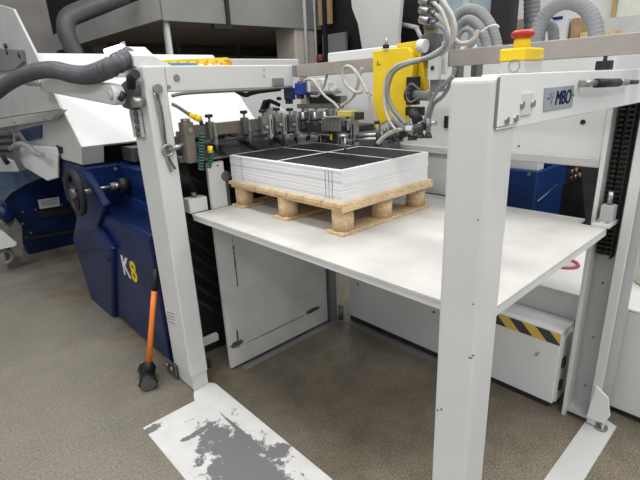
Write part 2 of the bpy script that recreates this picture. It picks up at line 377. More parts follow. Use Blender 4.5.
# white counter at right
t = thing('white_counter', (6.5, 1, 0), 'white side counter along the wall under the framed window', 'counter')
MB().box(6.6, 7.9, -3, 3.2, 0, 1.9).build('cabinet_body', 'white', t)
zt = P(600, 21, 'X', 7.95).z
MB().box(7.7, 7.98, -3, P(562, 25, 'X', 7.9).y, zt - .25, zt).build('shelf_ledge', 'grey', t)
MB().box(6.55, 7.9, -3, 3.25, 1.9, 1.94).build('countertop', 'fascia', t, .005)
def carton(px, py, w, h, mt, lab):
    c = P(px, py, 'X', 6.9); t = thing('carton', (c.x, c.y, 1.94), lab, 'box')
    MB().box(c.x, c.x + .3, c.y - w / 2, c.y + w / 2, 1.94, 1.94 + h).build('carton_body', mt, t, .005)
    MB().box(c.x - .002, c.x + .3, c.y - .03, c.y + .03, 1.94 + h, 1.943 + h).build('tape', 'pine', t)
carton(574, 35, .10, .34, 'card', 'narrow brown cardboard box on the counter inside the big hose arch')
carton(560, 36, .18, .36, 'white', 'white box on the counter between the leaflet and the brown box')
carton(596, 37, .40, .16, 'pine', 'flat tan carton on the counter right of the hose arch')
carton(525, 30, .40, .42, 'beige', 'beige carton on the counter just above the red stop button')
c = P(557, 20, 'X', 6.8); t = thing('leaflet', (c.x, c.y, 1.94), 'white and blue leaflet standing up under the big hose arch', 'leaflet')
MB().box(c.x, c.x + .01, c.y - .13, c.y + .13, 1.94, c.z + .1).build('sheet', 'white2', t)
MB().box(c.x - .003, c.x, c.y - .07, c.y + .07, c.z + .0, c.z + .04).build('printed_mark', 'logoblue', t)
q0 = P(532, 30, 'X', 6.2)
pts = [P(532, y_, 'X', 6.2) for y_ in (-10, 8, 20, 30)] + [Vector((6.2, q0.y, .9)), Vector((6.2, q0.y, .01))]
hose('vertical_hose', pts, .095, 'hose', 'thick light grey corrugated hose dropping straight down at the white wall', 'hose', ribs=.05)

# ================================================================== left machine group
# distant blue folding unit
Yp = 5.57
t = thing('folding_unit', (1.1, 5.8, 0), 'low blue folding unit with rounded top and white sticker, far left', 'machine')
face = [(28, 254), (76, 250), (116, 244), (118, 165), (60, 171), (45, 176), (25, 184), (10, 193), (4, 200), (14, 224)]
MB().prism([P(a_, b2, 'Y', Yp) for a_, b2 in face], (0, .8, 0)).build('housing', 'blue', t, .01)
cov = mat('glossy_blue_cover', (.20, .26, .36), .2, 0, .25, 7, col2=(.10, .15, .26)); M['cov'] = cov
MB().prism([P(a_, b2, 'Y', Yp - .01) for a_, b2 in ((-6, 170), (22, 170), (60, 171), (45, 176), (25, 184), (10, 193), (4, 200), (-6, 198))], (0, -.03, 0)).build('top_cover', 'cov', t)
st = MB().prism([P(a_, b2, 'Y', Yp - .02) for a_, b2 in ((38, 200), (59, 197), (60, 206), (40, 209))], (0, .01, 0)).build('sticker', 'label', t)
for k in range(3):
    MB().prism([P(a_, b2 + k * 2, 'Y', Yp - .024) for a_, b2 in ((41, 201.5), (57, 199), (57, 199.6), (41, 202.2))], (0, .003, 0)).build('print_line', 'ink', st)
MB().prism([P(a_, b2, 'Y', Yp - .03) for a_, b2 in ((38, 211), (72, 207), (72, 213), (42, 218), (38, 217))], (0, .02, 0)).build('handle_slot', 'black', t)
MB().prism([P(a_, b2, 'Y', Yp - .02) for a_, b2 in ((25, 238), (76, 229), (76, 232), (25, 241))], (0, .01, 0)).build('seam', 'gloom', t)
for (a_, b2) in ((23, 212), (23, 224), (31, 233), (27, 238), (36, 210), (62, 205)):
    c = P(a_, b2, 'Y', Yp - .02); MB().cyl(c, c + Vector((0, .03, 0)), .012, 8).build('screw', 'steel', t)
# metal bracket cluster at far left
t = thing('delivery_bracket', P(15, 250, 'Y', 5.2), 'worn metal delivery bracket with white table tongue at the left edge', 'bracket')
MB().prism([P(a_, b2, 'Y', 5.2) for a_, b2 in ((8, 222), (14, 216), (22, 226), (24, 256), (14, 257), (8, 240))], (0, .15, 0)).build('bracket_plate', 'steel', t, .004)
MB().prism([P(a_, b2, 'Y', 5.0) for a_, b2 in ((-6, 230), (4, 232), (17, 243), (15, 246), (-6, 251))], (0, .12, 0)).build('table_tongue', 'label', t)
MB().box(P(4, 250, 'Y', 5.2).x, P(18, 250, 'Y', 5.2).x, 5.22, 5.3, 0, P(15, 245, 'Y', 5.2).z).build('leg', 'steeld', t)
MB().cyl(P(0, 218, 'Y', 5.2), P(12, 222, 'Y', 5.2), .05).build('roller', 'steel', t)
MB().cyl(P(-4, 208, 'Y', 5.1), P(12, 218, 'Y', 5.1), .07).build('drive_cover', 'blue', t)
MB().ring(P(4, 257, 'Y', 5.1), (0, 1, .2), .07, .018).build('foot_wheel', 'midgrey', t)
c = P(36, 243, 'Z', .0); t = tag(MB().box(c.x - .14, c.x + .1, c.y, c.y + .04, 0, .05).build('floor_clip', 'steel'), 'small metal clip lying on the floor below the far blue unit', 'clip')
# top left equipment on machine: grey boxes
t = thing('control_module', P(8, 165, 'Y', 4.9), 'grey control module with black lever at the left edge under the near hood', 'control')
MB().prism([P(a_, b2, 'Y', 4.9) for a_, b2 in ((-6, 160), (14, 160), (20, 172), (-6, 172))], (0, .3, 0)).build('module_body', 'grey', t, .01)
MB().prism([P(a_, b2, 'Y', 5.2) for a_, b2 in ((-6, 132), (13, 132), (13, 160), (-6, 160))], (0, .3, 0)).build('back_rack', 'steeld', t)
for k in range(3): MB().prism([P(a_, b2 + k * 7, 'Y', 5.18) for a_, b2 in ((-6, 136), (13, 135), (13, 138), (-6, 139))], (0, .02, 0)).build('rack_slot', 'gloom', t)
MB().cyl(P(8, 164, 'Y', 4.85), P(2, 155, 'Y', 4.85), .02).build('lever', 'black', t)

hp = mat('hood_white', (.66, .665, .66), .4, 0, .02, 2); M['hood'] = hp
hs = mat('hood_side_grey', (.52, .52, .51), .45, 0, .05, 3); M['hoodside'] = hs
# bright hood
t = thing('sound_hood', (1.6, 4.4, 0), 'large bright white sloping sound hood over the blue machine behind the left post', 'hood')
a = P(82, 147, 'X', .93); b_ = P(83, 165, 'X', .93); c = P(57, 155, 'X', .93); d_ = P(35, 53, 'X', .93)
prof = [a, b_, Vector((.93, c.y + .0, c.z)), Vector((.93, 5.6, c.z)), Vector((.93, 5.6, d_.z)), d_]
prof2 = [a, a + Vector((0, .02, -.012)), Vector((.93, 4.2, 1.268)), Vector((.93, 4.2, 1.20)), Vector((.93, 5.6, 1.20)), Vector((.93, 5.6, d_.z)), d_]
MB().prism(prof2, (2.40 - .93, 0, 0)).build('sloping_cover', 'hood', t, .006)
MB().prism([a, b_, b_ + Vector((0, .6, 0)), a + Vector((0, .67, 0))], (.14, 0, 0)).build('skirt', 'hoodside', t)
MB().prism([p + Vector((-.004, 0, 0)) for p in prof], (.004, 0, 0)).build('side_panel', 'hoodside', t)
MB().box(2.0, 3.7, 4.3, 5.6, .9, 1.90).build('rear_cover', 'white', t, .01)
MB().prism([P(x_, y_, 'X', .922) for x_, y_ in ((33, 127), (42, 125), (42, 138), (28, 141), (20, 130))], (-.01, 0, 0)).build('inspection_window', 'blue2', t)
for x_ in (58, 61.5): MB().prism([P(x_ + a_, y_, 'X', .922) for a_, y_ in ((-.8, 145 + (x_ - 58) * .4), (.8, 146 + (x_ - 58) * .4), (1, 152 + (x_ - 58) * .4), (-.6, 151 + (x_ - 58) * .4))], (-.01, 0, 0)).build('vent_slot', 'gloom', t)
MB().box(1.08, 2.3, 3.62, 3.66, 1.142, 1.266).build('gap_shade_plate', 'gloom', t)  # added near-black plate, paints in the shade of the gap under the hood
# near hood, overlapping on the aisle side
t = thing('near_hood', (.8, 4.6, 1.4), 'taller grey-white hood cut off by the left edge with a projecting lip', 'hood')
MB().prism([P(a_, b2, 'X', .905) for a_, b2 in ((-30, 0), (0, 5), (13, 9), (36, 55), (61, 109), (0, 118), (-30, 122))], (.018, 0, 0)).build('hood_body', 'grey', t, .004)
MB().prism([P(a_, b2, 'X', .865) for a_, b2 in ((-30, 124), (0, 119), (61, 110), (50, 120), (0, 128), (-30, 133))], (.045, 0, 0)).build('lip', 'fascia', t, .004)
for x_, y_ in ((14, 122), (44, 119)):
    c = P(x_, y_, 'X', .86); MB().cyl(c, c + Vector((.02, 0, 0)), .018, 8).build('screw', 'steel', t)
# bracket on the hood for the arm
MB().prism([P(a_, b2, 'X', .875) for a_, b2 in ((-6, 48), (20, 50), (22, 62), (14, 70), (-6, 72))], (.03, 0, 0)).build('arm_bracket', 'midgrey', t, .004)
for x_, y_ in ((4, 46), (6, 52), (18, 55)):
    c = P(x_, y_, 'X', .865); MB().cyl(c, c + Vector((.02, 0, 0)), .02, 8).build('bolt', 'dark', t)
# white chute below the hood
t = thing('white_chute', P(45, 170, 'X', .85), 'white sheet-metal chute with a curved chrome handle beneath the near hood', 'chute')
MB().prism([P(a_, b2, 'X', .895) for a_, b2 in ((22, 145), (55, 147), (57, 155), (57, 178), (47, 181), (25, 168), (14, 152))], (.02, 0, 0)).build('chute_body', 'white2', t, .01)
pts = [P(a_, b2, 'X', .82) for a_, b2 in ((10, 162), (9, 154), (13, 147), (20, 144), (29, 147), (36, 153), (42, 155))]
MB().tube(smooth(pts, 6), .022, 10).build('handle', 'steel2', t)

# main blue machine
t = thing('blue_folding_machine', (1.5, 3.3, 0), 'large dark blue folding machine marked K8 behind the left white post', 'machine')
MB().box(.93, 2.3, 2.45, 3.9, 0.01, .845).build('lower_body', 'blue', t, .02, 3)
MB().box(.93, 2.3, 3.345, 4.07, .80, 1.14).build('upper_body', 'blue', t, .012)
MB().box(1.145, 2.3, 2.42, 3.34, .845, 1.13).build('side_cabinet', 'blue', t, .01)
foot = [(80, 168), (78, 205), (72, 238), (93, 306), (103, 315), (113, 318), (111, 250), (97, 228), (103, 206)]
MB().prism([P(a_, b2, 'X', .90) for a_, b2 in foot], (.06, 0, 0)).build('corner_cover', 'blue', t, .02)
MB().prism([P(a_, b2, 'X', .885) for a_, b2 in ((72, 238), (97, 228), (112, 250), (80, 250))], (.05, 0, 0)).build('foot_step', 'blue', t, .02)
MB().prism([P(a_, b2, 'X', 1.135) for a_, b2 in ((122, 232), (124, 195), (150, 205), (153, 236))], (.03, 0, 0)).build('access_panel', 'blue2', t, .004)
MB().box(1.2, 2.2, 2.5, 3.3, 0, .02).build('base', 'black', t)
c = P(113, 257, 'X', .93); MB().cyl(c - Vector((.04, 0, 0)), c, .025, 12).build('knob', 'black', t)
c = P(115, 169, 'Y', 3.34); MB().cyl(c - Vector((0, .02, 0)), c, .012, 8).build('screw', 'steel', t)
c = P(128, 184, 'X', 1.14); k_ = MB().cyl(c - Vector((.06, 0, 0)), c, .05, 14).build('star_knob', 'black', t)
k2 = MB().cyl(c - Vector((.09, 0, 0)), c - Vector((.06, 0, 0)), .02, 10); k2.build('knob_boss', 'steel', k_)
for (x0, x1, z0, z1, mm_) in ((1.20, 1.40, 1.15, 1.25, 'steeld'), (1.24, 1.36, 1.18, 1.23, 'grey'), (1.45, 1.7, 1.14, 1.22, 'dark')):
    MB().box(x0, x1, 3.2 - (.02 if mm_ == 'grey' else 0), 3.4, z0, z1).build('bearing_block', mm_, t, .004)
MB().box(1.35, 1.42, 3.1, 3.2, 1.13, 1.28).build('bearing_block', 'grey', t, .004)
# lettering
k_ = P(122, 273.5, 'X', .925)
text('K', 'letter_k', (.927, k_.y - .03, .462), (0, -1, 0), .195, 'label', t, bold=.003, depth=.002)
text('8', 'figure_eight', (.927, k_.y - .175, .462), (0, -1, 0), .195, 'yellow', t, bold=.003, depth=.002)
# handwheel
wc = P(76, 193, 'Y', 3.25)
w = thing('handwheel', wc, 'black handwheel on a steel shaft at the blue machine marked K8', 'handwheel')
ax = Vector((1, 0, 0))
MB().ring(wc, ax, .135, .022, 36).build('rim', 'black', w)
s_ = MB()
for k in range(3):
    an = k * 2.094 + .5; s_.cyl(wc, wc + Vector((0, math.cos(an), math.sin(an))) * .13, .014, 8)
s_.build('spoke', 'black', w)
MB().cyl(wc - ax * .03, wc + ax * .03, .035).build('hub', 'steeld', w)
MB().cyl(wc + ax * .03, wc + ax * .26, .014).build('shaft', 'steel', w)
MB().cyl(wc + ax * .22, wc + ax * .27, .03).build('collar', 'steeld', w)

# ================================================================== feeder frame
F = thing('feeder_frame', (1.5, 1.3, 0), 'white steel frame of the pile feeder with two front posts and top beams', 'machine frame')
Yb = 2.09; XA = .885; Yf = .45
# post left (B)
bp = MB().box(.89, .995, Yb, 2.30, .10, 1.715).build('post', 'white', F, .008, 3)
MB().prism([(.90, Yb + .01, 0.01), (.99, Yb + .01, .01), (.99, Yb + .01, .10), (.90, Yb + .01, .10)], (0, .18, 0)).build('foot', 'white', bp)
MB().box(.878, .89, 2.27, 2.40, .0, .10).build('foot_bracket', 'steeld', bp, .004)
for yy in (2.30, 2.36): MB().cyl((.865, yy, .07), (.875, yy, .07), .014, 8).build('bolt', 'steel', bp)
sk = MB().prism([P(x_, y_, 'X', .8885) for x_, y_ in ((165, 309), (176, 312), (178, 325), (168, 322))], (-.001, 0, 0)).build('sticker', 'label', bp)
for k in range(4): MB().prism([P(x_, y_ + k * 3, 'X', .8865) for x_, y_ in ((166.5, 311.5), (175, 314), (175, 314.8), (166.5, 312.3))], (-.0005, 0, 0)).build('print_line', 'ink', sk)
# cable run down the post face
MB().tube(smooth([(.925, Yb - .008, 1.60), (.93, Yb - .012, 1.5), (.935, Yb - .008, 1.32), (.95, Yb - .012, 1.24)], 6), .006, 8).build('cable_tube', 'steel', bp)
MB().tube(smooth([(.94, Yb - .008, 1.60), (.945, Yb - .014, 1.5), (.945, Yb - .008, 1.33), (.97, Yb - .012, 1.25)], 6), .005, 8).build('cable_tube', 'steeld', bp)
c = P(157, 89, 'Y', Yb); MB().cyl(c - Vector((0, .015, 0)), c, .022, 14).build('cable_gland', 'steel', bp)
c = P(167, 150, 'Y', Yb); MB().ring(c - Vector((0, .01, 0)), (0, 1, 0), .025, .006, 20).build('hose_clip', 'steel', bp)
MB().cyl(c, c + Vector((.12, -.01, .02)), .012).build('pin', 'steel', bp)
# beam left (B to D)
bm_ = MB().box(.996, 1.749, Yb, Yb + .12, 1.60, 1.715).build('beam', 'white', F, .006, 3)
for x_, y_, r_ in ((176.5, 78, .016), (169, 87, .008)):
    c = P(x_, y_, 'Y', Yb); MB().cyl(c - Vector((0, .004, 0)), c, r_, 16).build('plug', 'midgrey', bm_)
for x_, y_ in ((264, 70), (264, 76)):
    c = P(x_, y_, 'Y', Yb); MB().cyl(c - Vector((0, .002, 0)), c, .003, 8).build('plug', 'dark', bm_)
a = P(273, 78, 'Y', Yb - .01); b_ = P(284, 86, 'Y', Yb - .01)
MB().box(a.x, b_.x, Yb - .012, Yb, b_.z, a.z).build('terminal_plate', 'steel', bm_, .002)
MB().tube(smooth([P(x_, y_, 'Y', Yb - .005) for x_, y_ in ((172, 96), (180, 94), (195, 92.5), (225, 91), (250, 90), (275, 88), (292, 87))], 5), .008, 8).build('cable', 'cable', bm_)
MB().tube(smooth([P(x_, y_, 'Y', Yb + .03) for x_, y_ in ((235, 90), (245, 95), (252, 93), (262, 91), (280, 89))], 5), .012, 8).build('cable', 'black', bm_)
# post back left D (partly seen)
MB().box(2.02, 2.12, 2.14, 2.24, 0.0, 1.62).build('post', 'white', F, .006)
# near post A and beam AC
ap = MB().box(XA, .992, Yf, .553, 0.0, 1.602).build('post', 'whiteA', F, .012, 4)
ac = MB().box(.994, 2.20, Yf, Yf + .09, 1.495, 1.606).box(.897, .994, Yf - .006, Yf - .0005, 1.504, 1.606).build('beam', 'white2', F, .004, 3)
MB().box(.8925, .897, Yf - .004, Yf - .0005, 1.504, 1.600).build('seam', 'midgrey', ac)
MB().box(.897, .985, Yf - .005, Yf, 1.4985, 1.5035).build('joint_plate', 'white', ac, .002)
for x_, y_ in ((503.5, 120.5), (512.5, 118.5), (519, 105), (530, 103.5)):
    c = P(x_, y_, 'Y', Yf); MB().cyl(c - Vector((0, .010, 0)), c, .0085, 6).build('bolt', 'steel', ac)
a = P(514, 94, 'Y', Yf); b_ = P(530, 114, 'Y', Yf)
MB().box(a.x, b_.x, Yf - .005, Yf, b_.z, a.z).build('mounting_plate', 'white', ac, .001)
# name plate MBO
a = P(545, 88, 'Y', Yf); b_ = P(573, 109, 'Y', Yf)
npz = MB().prism([P(x_, y_, 'Y', Yf - .003) for x_, y_ in ((545.5, 88), (574.5, 85), (572.5, 107), (544, 111.5))], (0, .003, 0)).build('name_plate', 'silver', ac, .0008)
text('MBO', 'lettering', (1.180, Yf - .0035, 1.531), (1, 0, 0), .047, 'logoblue', npz, bold=0, shear=.15, depth=.0004, sx=.96, double=.0017)
MB().prism([(1.150, Yf - .0045, 1.560), (1.172, Yf - .0045, 1.562), (1.163, Yf - .0045, 1.534), (1.158, Yf - .0045, 1.534), (1.162, Yf - .0045, 1.553), (1.149, Yf - .0045, 1.551)], (0, .001, 0)).build('emblem', 'ink', npz)
MB().box(1.138, 1.146, Yf - .0045, Yf - .003, 1.546, 1.550).box(1.290, 1.297, Yf - .0045, Yf - .003, 1.546, 1.550).build('dash_mark', 'logoblue', npz)
# gas spring / grip handle on beam
h = thing('grip_handle', (1.5, Yf - .04, 1.55), 'black rubber grip rod in silver end joints on the beam right of the name plate', 'handle')
a = P(585, 83.5, 'Y', Yf - .03); b_ = P(636, 82, 'Y', Yf - .03); f_ = lambda t_: a.lerp(b_, t_)
MB().cyl(f_(.18), f_(.60), .0115, 18).build('grip', 'black', h)
MB().cyl(f_(-.02), f_(.18), .0075, 14).build('end_joint', 'steel', h)
MB().cyl(f_(.60), f_(.78), .0095, 14).build('end_joint', 'steel', h)
MB().cyl(f_(.78), f_(1.02), .007, 12).build('rod', 'dark', h)
a2 = P(582, 84, 'Y', Yf - .008)
MB().box(a2.x - .004, a2.x + .008, Yf - .030, Yf, a2.z - .008, a2.z + .010).build('bracket', 'steel', h, .002)
# C channel post
cc = MB()
cc.box(2.195, 2.205, .42, .60, 0.03, 1.49).build('post', 'grey', F)
MB().box(2.10, 2.194, .572, .590, .0, 1.49).build('channel_flange', 'white', F, .003)
MB().box(2.112, 2.194, .455, .470, .02, 1.49).build('channel_flange', 'white', F, .003)
MB().box(2.10, 2.112, .440, .478, .02, 1.49).build('channel_lip', 'white', F, .003)
MB().box(2.11, 2.194, .471, .571, .03, .05).build('channel_base', 'grey', F)
for zz in (.15, .42, .7, .85): MB().cyl((2.188, .53, zz), (2.195, .53, zz), .005, 8).build('rivet', 'midgrey', F)
MB().box(2.172, 2.192, .502, .570, .84, 1.485).build('chain_back', 'black', F)
M['chain'] = mat('oiled_chain', (.042, .038, .032), .45, .6, .2, 30)
for yy in (.522, .554):
    z_ = .86; lk = MB()
    while z_ < 1.48:
        lk.box(2.150, 2.172, yy - .012, yy + .012, z_, z_ + .009)
        z_ += .0205
    lk.tube([(2.168, yy, .85), (2.168, yy, 1.485)], .008, 8)
    lk.build('chain', 'chain', F)
MB().box(2.13, 2.172, .502, .507, .84, 1.49).build('chain_guide', 'black', F)
# foot bracket and floor anchor at C
MB().prism([P(a_, b2, 'X', 2.09) for a_, b2 in ((586, 417), (596, 386), (608, 398), (610, 416), (604, 424))], (.009, 0, 0)).build('foot_gusset', 'white2', F, .002)
MB().prism([(2.10, .405, .012), (2.10, .405, .11), (2.17, .405, .012)], (0, .010, 0)).build('foot_gusset', 'white', F, .002)
c = P(601, 428, 'Z', .01)
MB().cyl((c.x, c.y, .008), (c.x, c.y, .022), .026, 20).cyl((c.x, c.y, .022), (c.x, c.y, .036), .015, 6).build('anchor_bolt', 'steel', F)

# clamps on post B top (dark bracket + lever)
q = thing('pivot_clamp', P(132, 95, 'X', .86), 'dark steel pivot clamp with black lever on the outer face of the left post', 'clamp')
MB().prism([P(a_, b2, 'X', .885) for a_, b2 in ((127, 84), (135, 78), (140, 85), (141, 104), (137, 110), (129, 107), (124, 97))], (-.03, 0, 0)).build('clamp_body', 'steeld', q, .004)
MB().tube([P(a_, b2, 'X', .845) for a_, b2 in ((136, 74), (131, 78), (131, 88))], .020, 10).build('lever', 'black', q)
c = P(136, 102, 'X', .85); MB().cyl(c - Vector((.015, 0, 0)), c + Vector((.03, 0, 0)), .025, 14).build('clamp_bolt', 'steel', q)
MB().prism([P(a_, b2, 'X', .885) for a_, b2 in ((131, 110), (141, 110), (145, 137), (136, 137))], (-.01, 0, 0)).build('rail_plate', 'grey', q)
for y_ in (114, 121, 128, 134):
    c = P(137 + (y_ - 114) * .12, y_, 'X', .875); MB().cyl(c - Vector((.012, 0, 0)), c, .014, 10).build('button', 'steeld', q)
# swivel arm
q = thing('swivel_arm', P(75, 90, 'X', .78), 'white rounded swivel arm linking the near hood to the left post', 'arm')
a = P(40, 82, 'X', .78); b_ = P(111, 95, 'X', .78)
def capsule(a, b, r, dx, n=10):
    d = (b - a).normalized(); up = Vector((1, 0, 0)).cross(d).normalized(); pts = []
    for k in range(n + 1):
        an = math.pi / 2 + math.pi * k / n; pts.append(a + (d * math.cos(an) + up * math.sin(an)) * r[0])
    for k in range(n + 1):
        an = -math.pi / 2 + math.pi * k / n; pts.append(b + (d * math.cos(an) + up * math.sin(an)) * r[1])
    return MB().prism(pts, (dx, 0, 0))
capsule(a, b_, (.055, .045), .05).build('arm_body', 'white', q, .008, 3)
for c, r_ in ((a, .02), (b_, .022)):
    MB().cyl(c - Vector((.01, 0, 0)), c, r_, 18).build('pivot_cap', 'grey', q, .002)
MB().cyl(b_ + Vector((.02, -.04, 0)), P(124, 98, 'X', .82), .022, 12).build('joint_pin', 'dark', q)
MB().cyl(a + Vector((.02, .02, .01)), P(28, 80, 'X', .80), .04, 12).build('joint_sleeve', 'grey', q)
# dark corrugated hose at left
pts = [P(a_, b2, 'X', .62 + max(0, a_ + 25) * .00125) for a_, b2 in ((-25, 112), (-8, 97), (5, 86), (20, 77), (38, 71), (55, 70), (72, 74), (88, 75), (102, 71))] + [P(115, 65, 'X', .81), P(123, 60, 'X', .86), P(129, 57, 'X', .90)]
hose('corrugated_hose', pts, .040, 'hosed', 'dark grey corrugated suction hose curving from the left edge to the post cap', 'hose', ribs=.034, seg=18, amp=.11)
# duct cap on post
q = thing('duct_cap', (.95, 2.3, 1.715), 'white sheet-metal duct cap on top of the left post', 'duct cap')
MB().prism([(.887, 2.16, 1.716), (.887, 2.16, 1.760), (.887, 2.25, 1.806), (.887, 2.27, 1.716)], (.10, 0, 0)).prism([(.987, 2.16, 1.716), (.987, 2.16, 1.760), (.987, 2.25, 1.806), (.987, 2.27, 1.716)], (.0001, 0, 0)).build('cap_body', 'white', q, .002)
MB().prism([(.9872, 2.16, 1.716), (.9872, 2.16, 1.758), (1.06, 2.16, 1.722), (1.06, 2.16, 1.716)], (0, .10, 0)).build('sloping_end', 'white', q, .002)
MB().box(.996, 1.9, 2.21, 2.75, 1.69, 1.715).build('duct_tray', 'white', q)
# yellow crate and teal folder
q = thing('yellow_tray', (1.2, 2.3, 1.74), 'yellow ribbed plastic tray resting on top of the left beam', 'tray')
Rm = Matrix.Rotation(math.radians(-38), 3, 'Z'); cc_ = Vector((1.33, 2.45, 1.716)); s_ = MB(); r_ = MB()
for sx, sy, wx, wy in ((0, -.13, .40, .008), (0, .13, .40, .008), (-.2, 0, .008, .26), (.2, 0, .008, .26)):
    s_.obox(cc_ + Rm @ Vector((sx, sy, .038)), (wx + .012, wy + .012, .012), Rm); r_.obox(cc_ + Rm @ Vector((sx, sy, .004)), (wx, wy, .008), Rm)
    for k in range(9):
        f_ = (k - 4) / 4; off = Vector((sx + (f_ * .195 if wx > .1 else 0), sy + (f_ * .125 if wy > .1 else 0), .025))
        r_.obox(cc_ + Rm @ off, (.012, .012, .04), Rm)
r_.build('ribbed_wall', 'crateY', q); s_.build('rim', 'yellow', q)
MB().obox(cc_ + Vector((0, 0, .006)), (.38, .24, .004), Rm).build('tray_floor', 'crateY', q)
q = tag(MB().obox((1.13, 2.28, 1.726), (.22, .08, .02), Matrix.Rotation(.05, 3, 'Z')).build('teal_wallet', 'teal', None, .003), 'flat teal wallet lying beside the yellow tray on the left beam', 'wallet')

# ================================================================== aluminium cross bar
AB = thing('aluminium_bar', (1.77, 1.2, 1.65), 'long brushed aluminium cross bar over the paper pile', 'bar')
MB().box(1.75, 1.80, .30, 2.085, 1.650, 1.712).build('bar_body', 'alu', AB, .002)
MB().box(1.745, 1.752, 2.06, 2.088, 1.652, 1.710).build('end_cap', 'steel', AB)
c = P(603, 74, 'X', 1.77)
q = thing('black_knob', (1.77, c.y, 1.60), 'black square knob on a threaded stem below the right part of the aluminium bar', 'knob')
MB().box(1.752, 1.788, c.y - .022, c.y + .022, 1.606, 1.636).build('knob_body', 'black', q, .003); MB().cyl((1.77, c.y, 1.635), (1.77, c.y, 1.652), .006).build('stem', 'steeld', q)

# emergency stop
q = thing('emergency_stop', (1.13, .50, 1.606), 'yellow and white emergency stop box with red mushroom button on the beam', 'switch')
MB().box(1.050, 1.146, .470, .528, 1.606, 1.632).build('lower_box', 'grey', q, .003)
MB().box(1.049, 1.147, .469, .529, 1.632, 1.659).build('upper_box', 'yellow', q, .004)
MB().cyl((1.096, .50, 1.655), (1.096, .50, 1.683), .018, 20).build('collar', 'yellow', q)
MB().cyl((1.096, .50, 1.683), (1.096, .50, 1.692), .0245, 24, .0255).cyl((1.096, .50, 1.692), (1.096, .50, 1.697), .0255, 24, .018).build('button', 'red', q, .001)
MB().ring((1.0495, .492, 1.622), (1, 0, 0), .0125, .0008).build('embossed_ring', 'midgrey', q)
MB().box(1.124, 1.130, .4675, .469, 1.638, 1.643).box(1.134, 1.139, .4675, .469, 1.638, 1.643).build('embossed_marks', 'label', q)

# ================================================================== lift platform, panels
LP = thing('lift_platform', (1.6, 1.3, .985), 'white steel lift platform carrying the pallet of printed sheets', 'platform')
MB().prism([(1.045, .512, .987), (2.045, .512, .987), (2.045, .62, .987), (2.13, .62, .987), (2.13, 2.10, .987), (1.045, 2.125, .987)], (0, 0, .013)).build('deck', 'plateM', LP, .002)
MB().box(1.047, 1.052, .514, 2.12, .968, .987).build('front_lip', 'white', LP)
MB().box(1.052, 2.045, .512, .517, .968, .987).build('side_lip', 'white', LP)
MB().box(2.03, 2.145, .500, .565, 1.0, 1.018).build('corner_bracket', 'white', LP, .003)
MB().box(2.07, 2.12, .505, .553, 1.018, 1.085).build('bearing_block', 'grey', LP, .003)
MB().cyl((2.095, .53, 1.085), (2.095, .53, 1.14), .010, 10).build('threaded_rod', 'steel', LP)
for xx, yy in ((2.05, .515), (2.05, .55)): MB().cyl((xx, yy, 1.018), (xx, yy, 1.025), .007, 6).build('bolt', 'steel', LP)

sp = thing('guard_screen', (1.56, 2.14, 0), 'white scuffed upright panel under the left side of the lift platform', 'screen')
MB().box(1.16, 1.965, 2.12, 2.145, .012, .965).build('panel_sheet', 'scuff', sp, .002)
MB().box(1.19, 1.95, 2.125, 2.14, 0, .012).build('bottom_seal', 'dark', sp)
MB().box(1.22, 2.0, 2.055, 2.10, 0, .004).build('floor_trim', 'midgrey', sp)
c = MB(); c.box(1.99, 2.04, 2.10, 2.14, 0, .96).build('track_profile', 'midgrey', sp)
MB().cyl((2.03, 2.05, .02), (2.03, 2.05, .13), .018).build('track_fitting', 'steeld', sp)
bk = thing('guard_screen', (2.11, 1.5, 0), 'plain white panel below the far side of the lift platform, left of the near post', 'screen')
MB().box(2.10, 2.12, 1.10, 2.03, .035, .965).build('panel_sheet', 'white', bk, .002)
MB().box(2.105, 2.12, 1.10, 2.03, 0, .035).build('bottom_seal', 'dark', bk)
MB().box(2.04, 2.085, 1.1, 2.03, 0, .004).build('floor_trim', 'midgrey', bk)
for x_, y_ in ((358, 284), (434, 312)):
    c = P(x_, y_, 'X', 2.10); MB().cyl(c - Vector((.004, 0, 0)), c, .007, 10).build('plug', 'dark', bk)

# step box with hazard stripe
sb = thing('hazard_step', (2.2, .86, 0), 'low white step box with a yellow and black hazard stripe', 'step')
MB().box(2.10, 2.262, .638, 1.09, .035, .438).build('step_body', 'white2', sb, .004)
def stripes():
    m = bpy.data.materials.new('hazard_stripes'); m.use_nodes = True; nt = m.node_tree; N = nt.nodes; L = nt.links; b = N['Principled BSDF']; b.inputs['Roughness'].default_value = .4
    g = N.new('ShaderNodeNewGeometry'); sx = N.new('ShaderNodeSeparateXYZ'); L.new(g.outputs['Position'], sx.inputs[0])
    a1 = N.new('ShaderNodeMath'); a1.operation = 'SUBTRACT'; L.new(sx.outputs['Y'], a1.inputs[0]); L.new(sx.outputs['Z'], a1.inputs[1])
    a2 = N.new('ShaderNodeMath'); a2.operation = 'MULTIPLY'; L.new(a1.outputs[0], a2.inputs[0]); a2.inputs[1].default_value = 1 / .135
    a4 = N.new('ShaderNodeMath'); a4.operation = 'ADD'; L.new(a2.outputs[0], a4.inputs[0]); a4.inputs[1].default_value = 20.05
    a3 = N.new('ShaderNodeMath'); a3.operation = 'FRACT'; L.new(a4.outputs[0], a3.inputs[0])
    a5 = N.new('ShaderNodeMath'); a5.operation = 'GREATER_THAN'; L.new(a3.outputs[0], a5.inputs[0]); a5.inputs[1].default_value = .5
    mx = N.new('ShaderNodeMix'); mx.data_type = 'RGBA'; mx.inputs[6].default_value = (.05, .052, .055, 1); mx.inputs[7].default_value = (.70, .50, .08, 1)
    L.new(a5.outputs[0], mx.inputs[0]); L.new(mx.outputs[2], b.inputs['Base Color']); return m
M['haz'] = stripes()
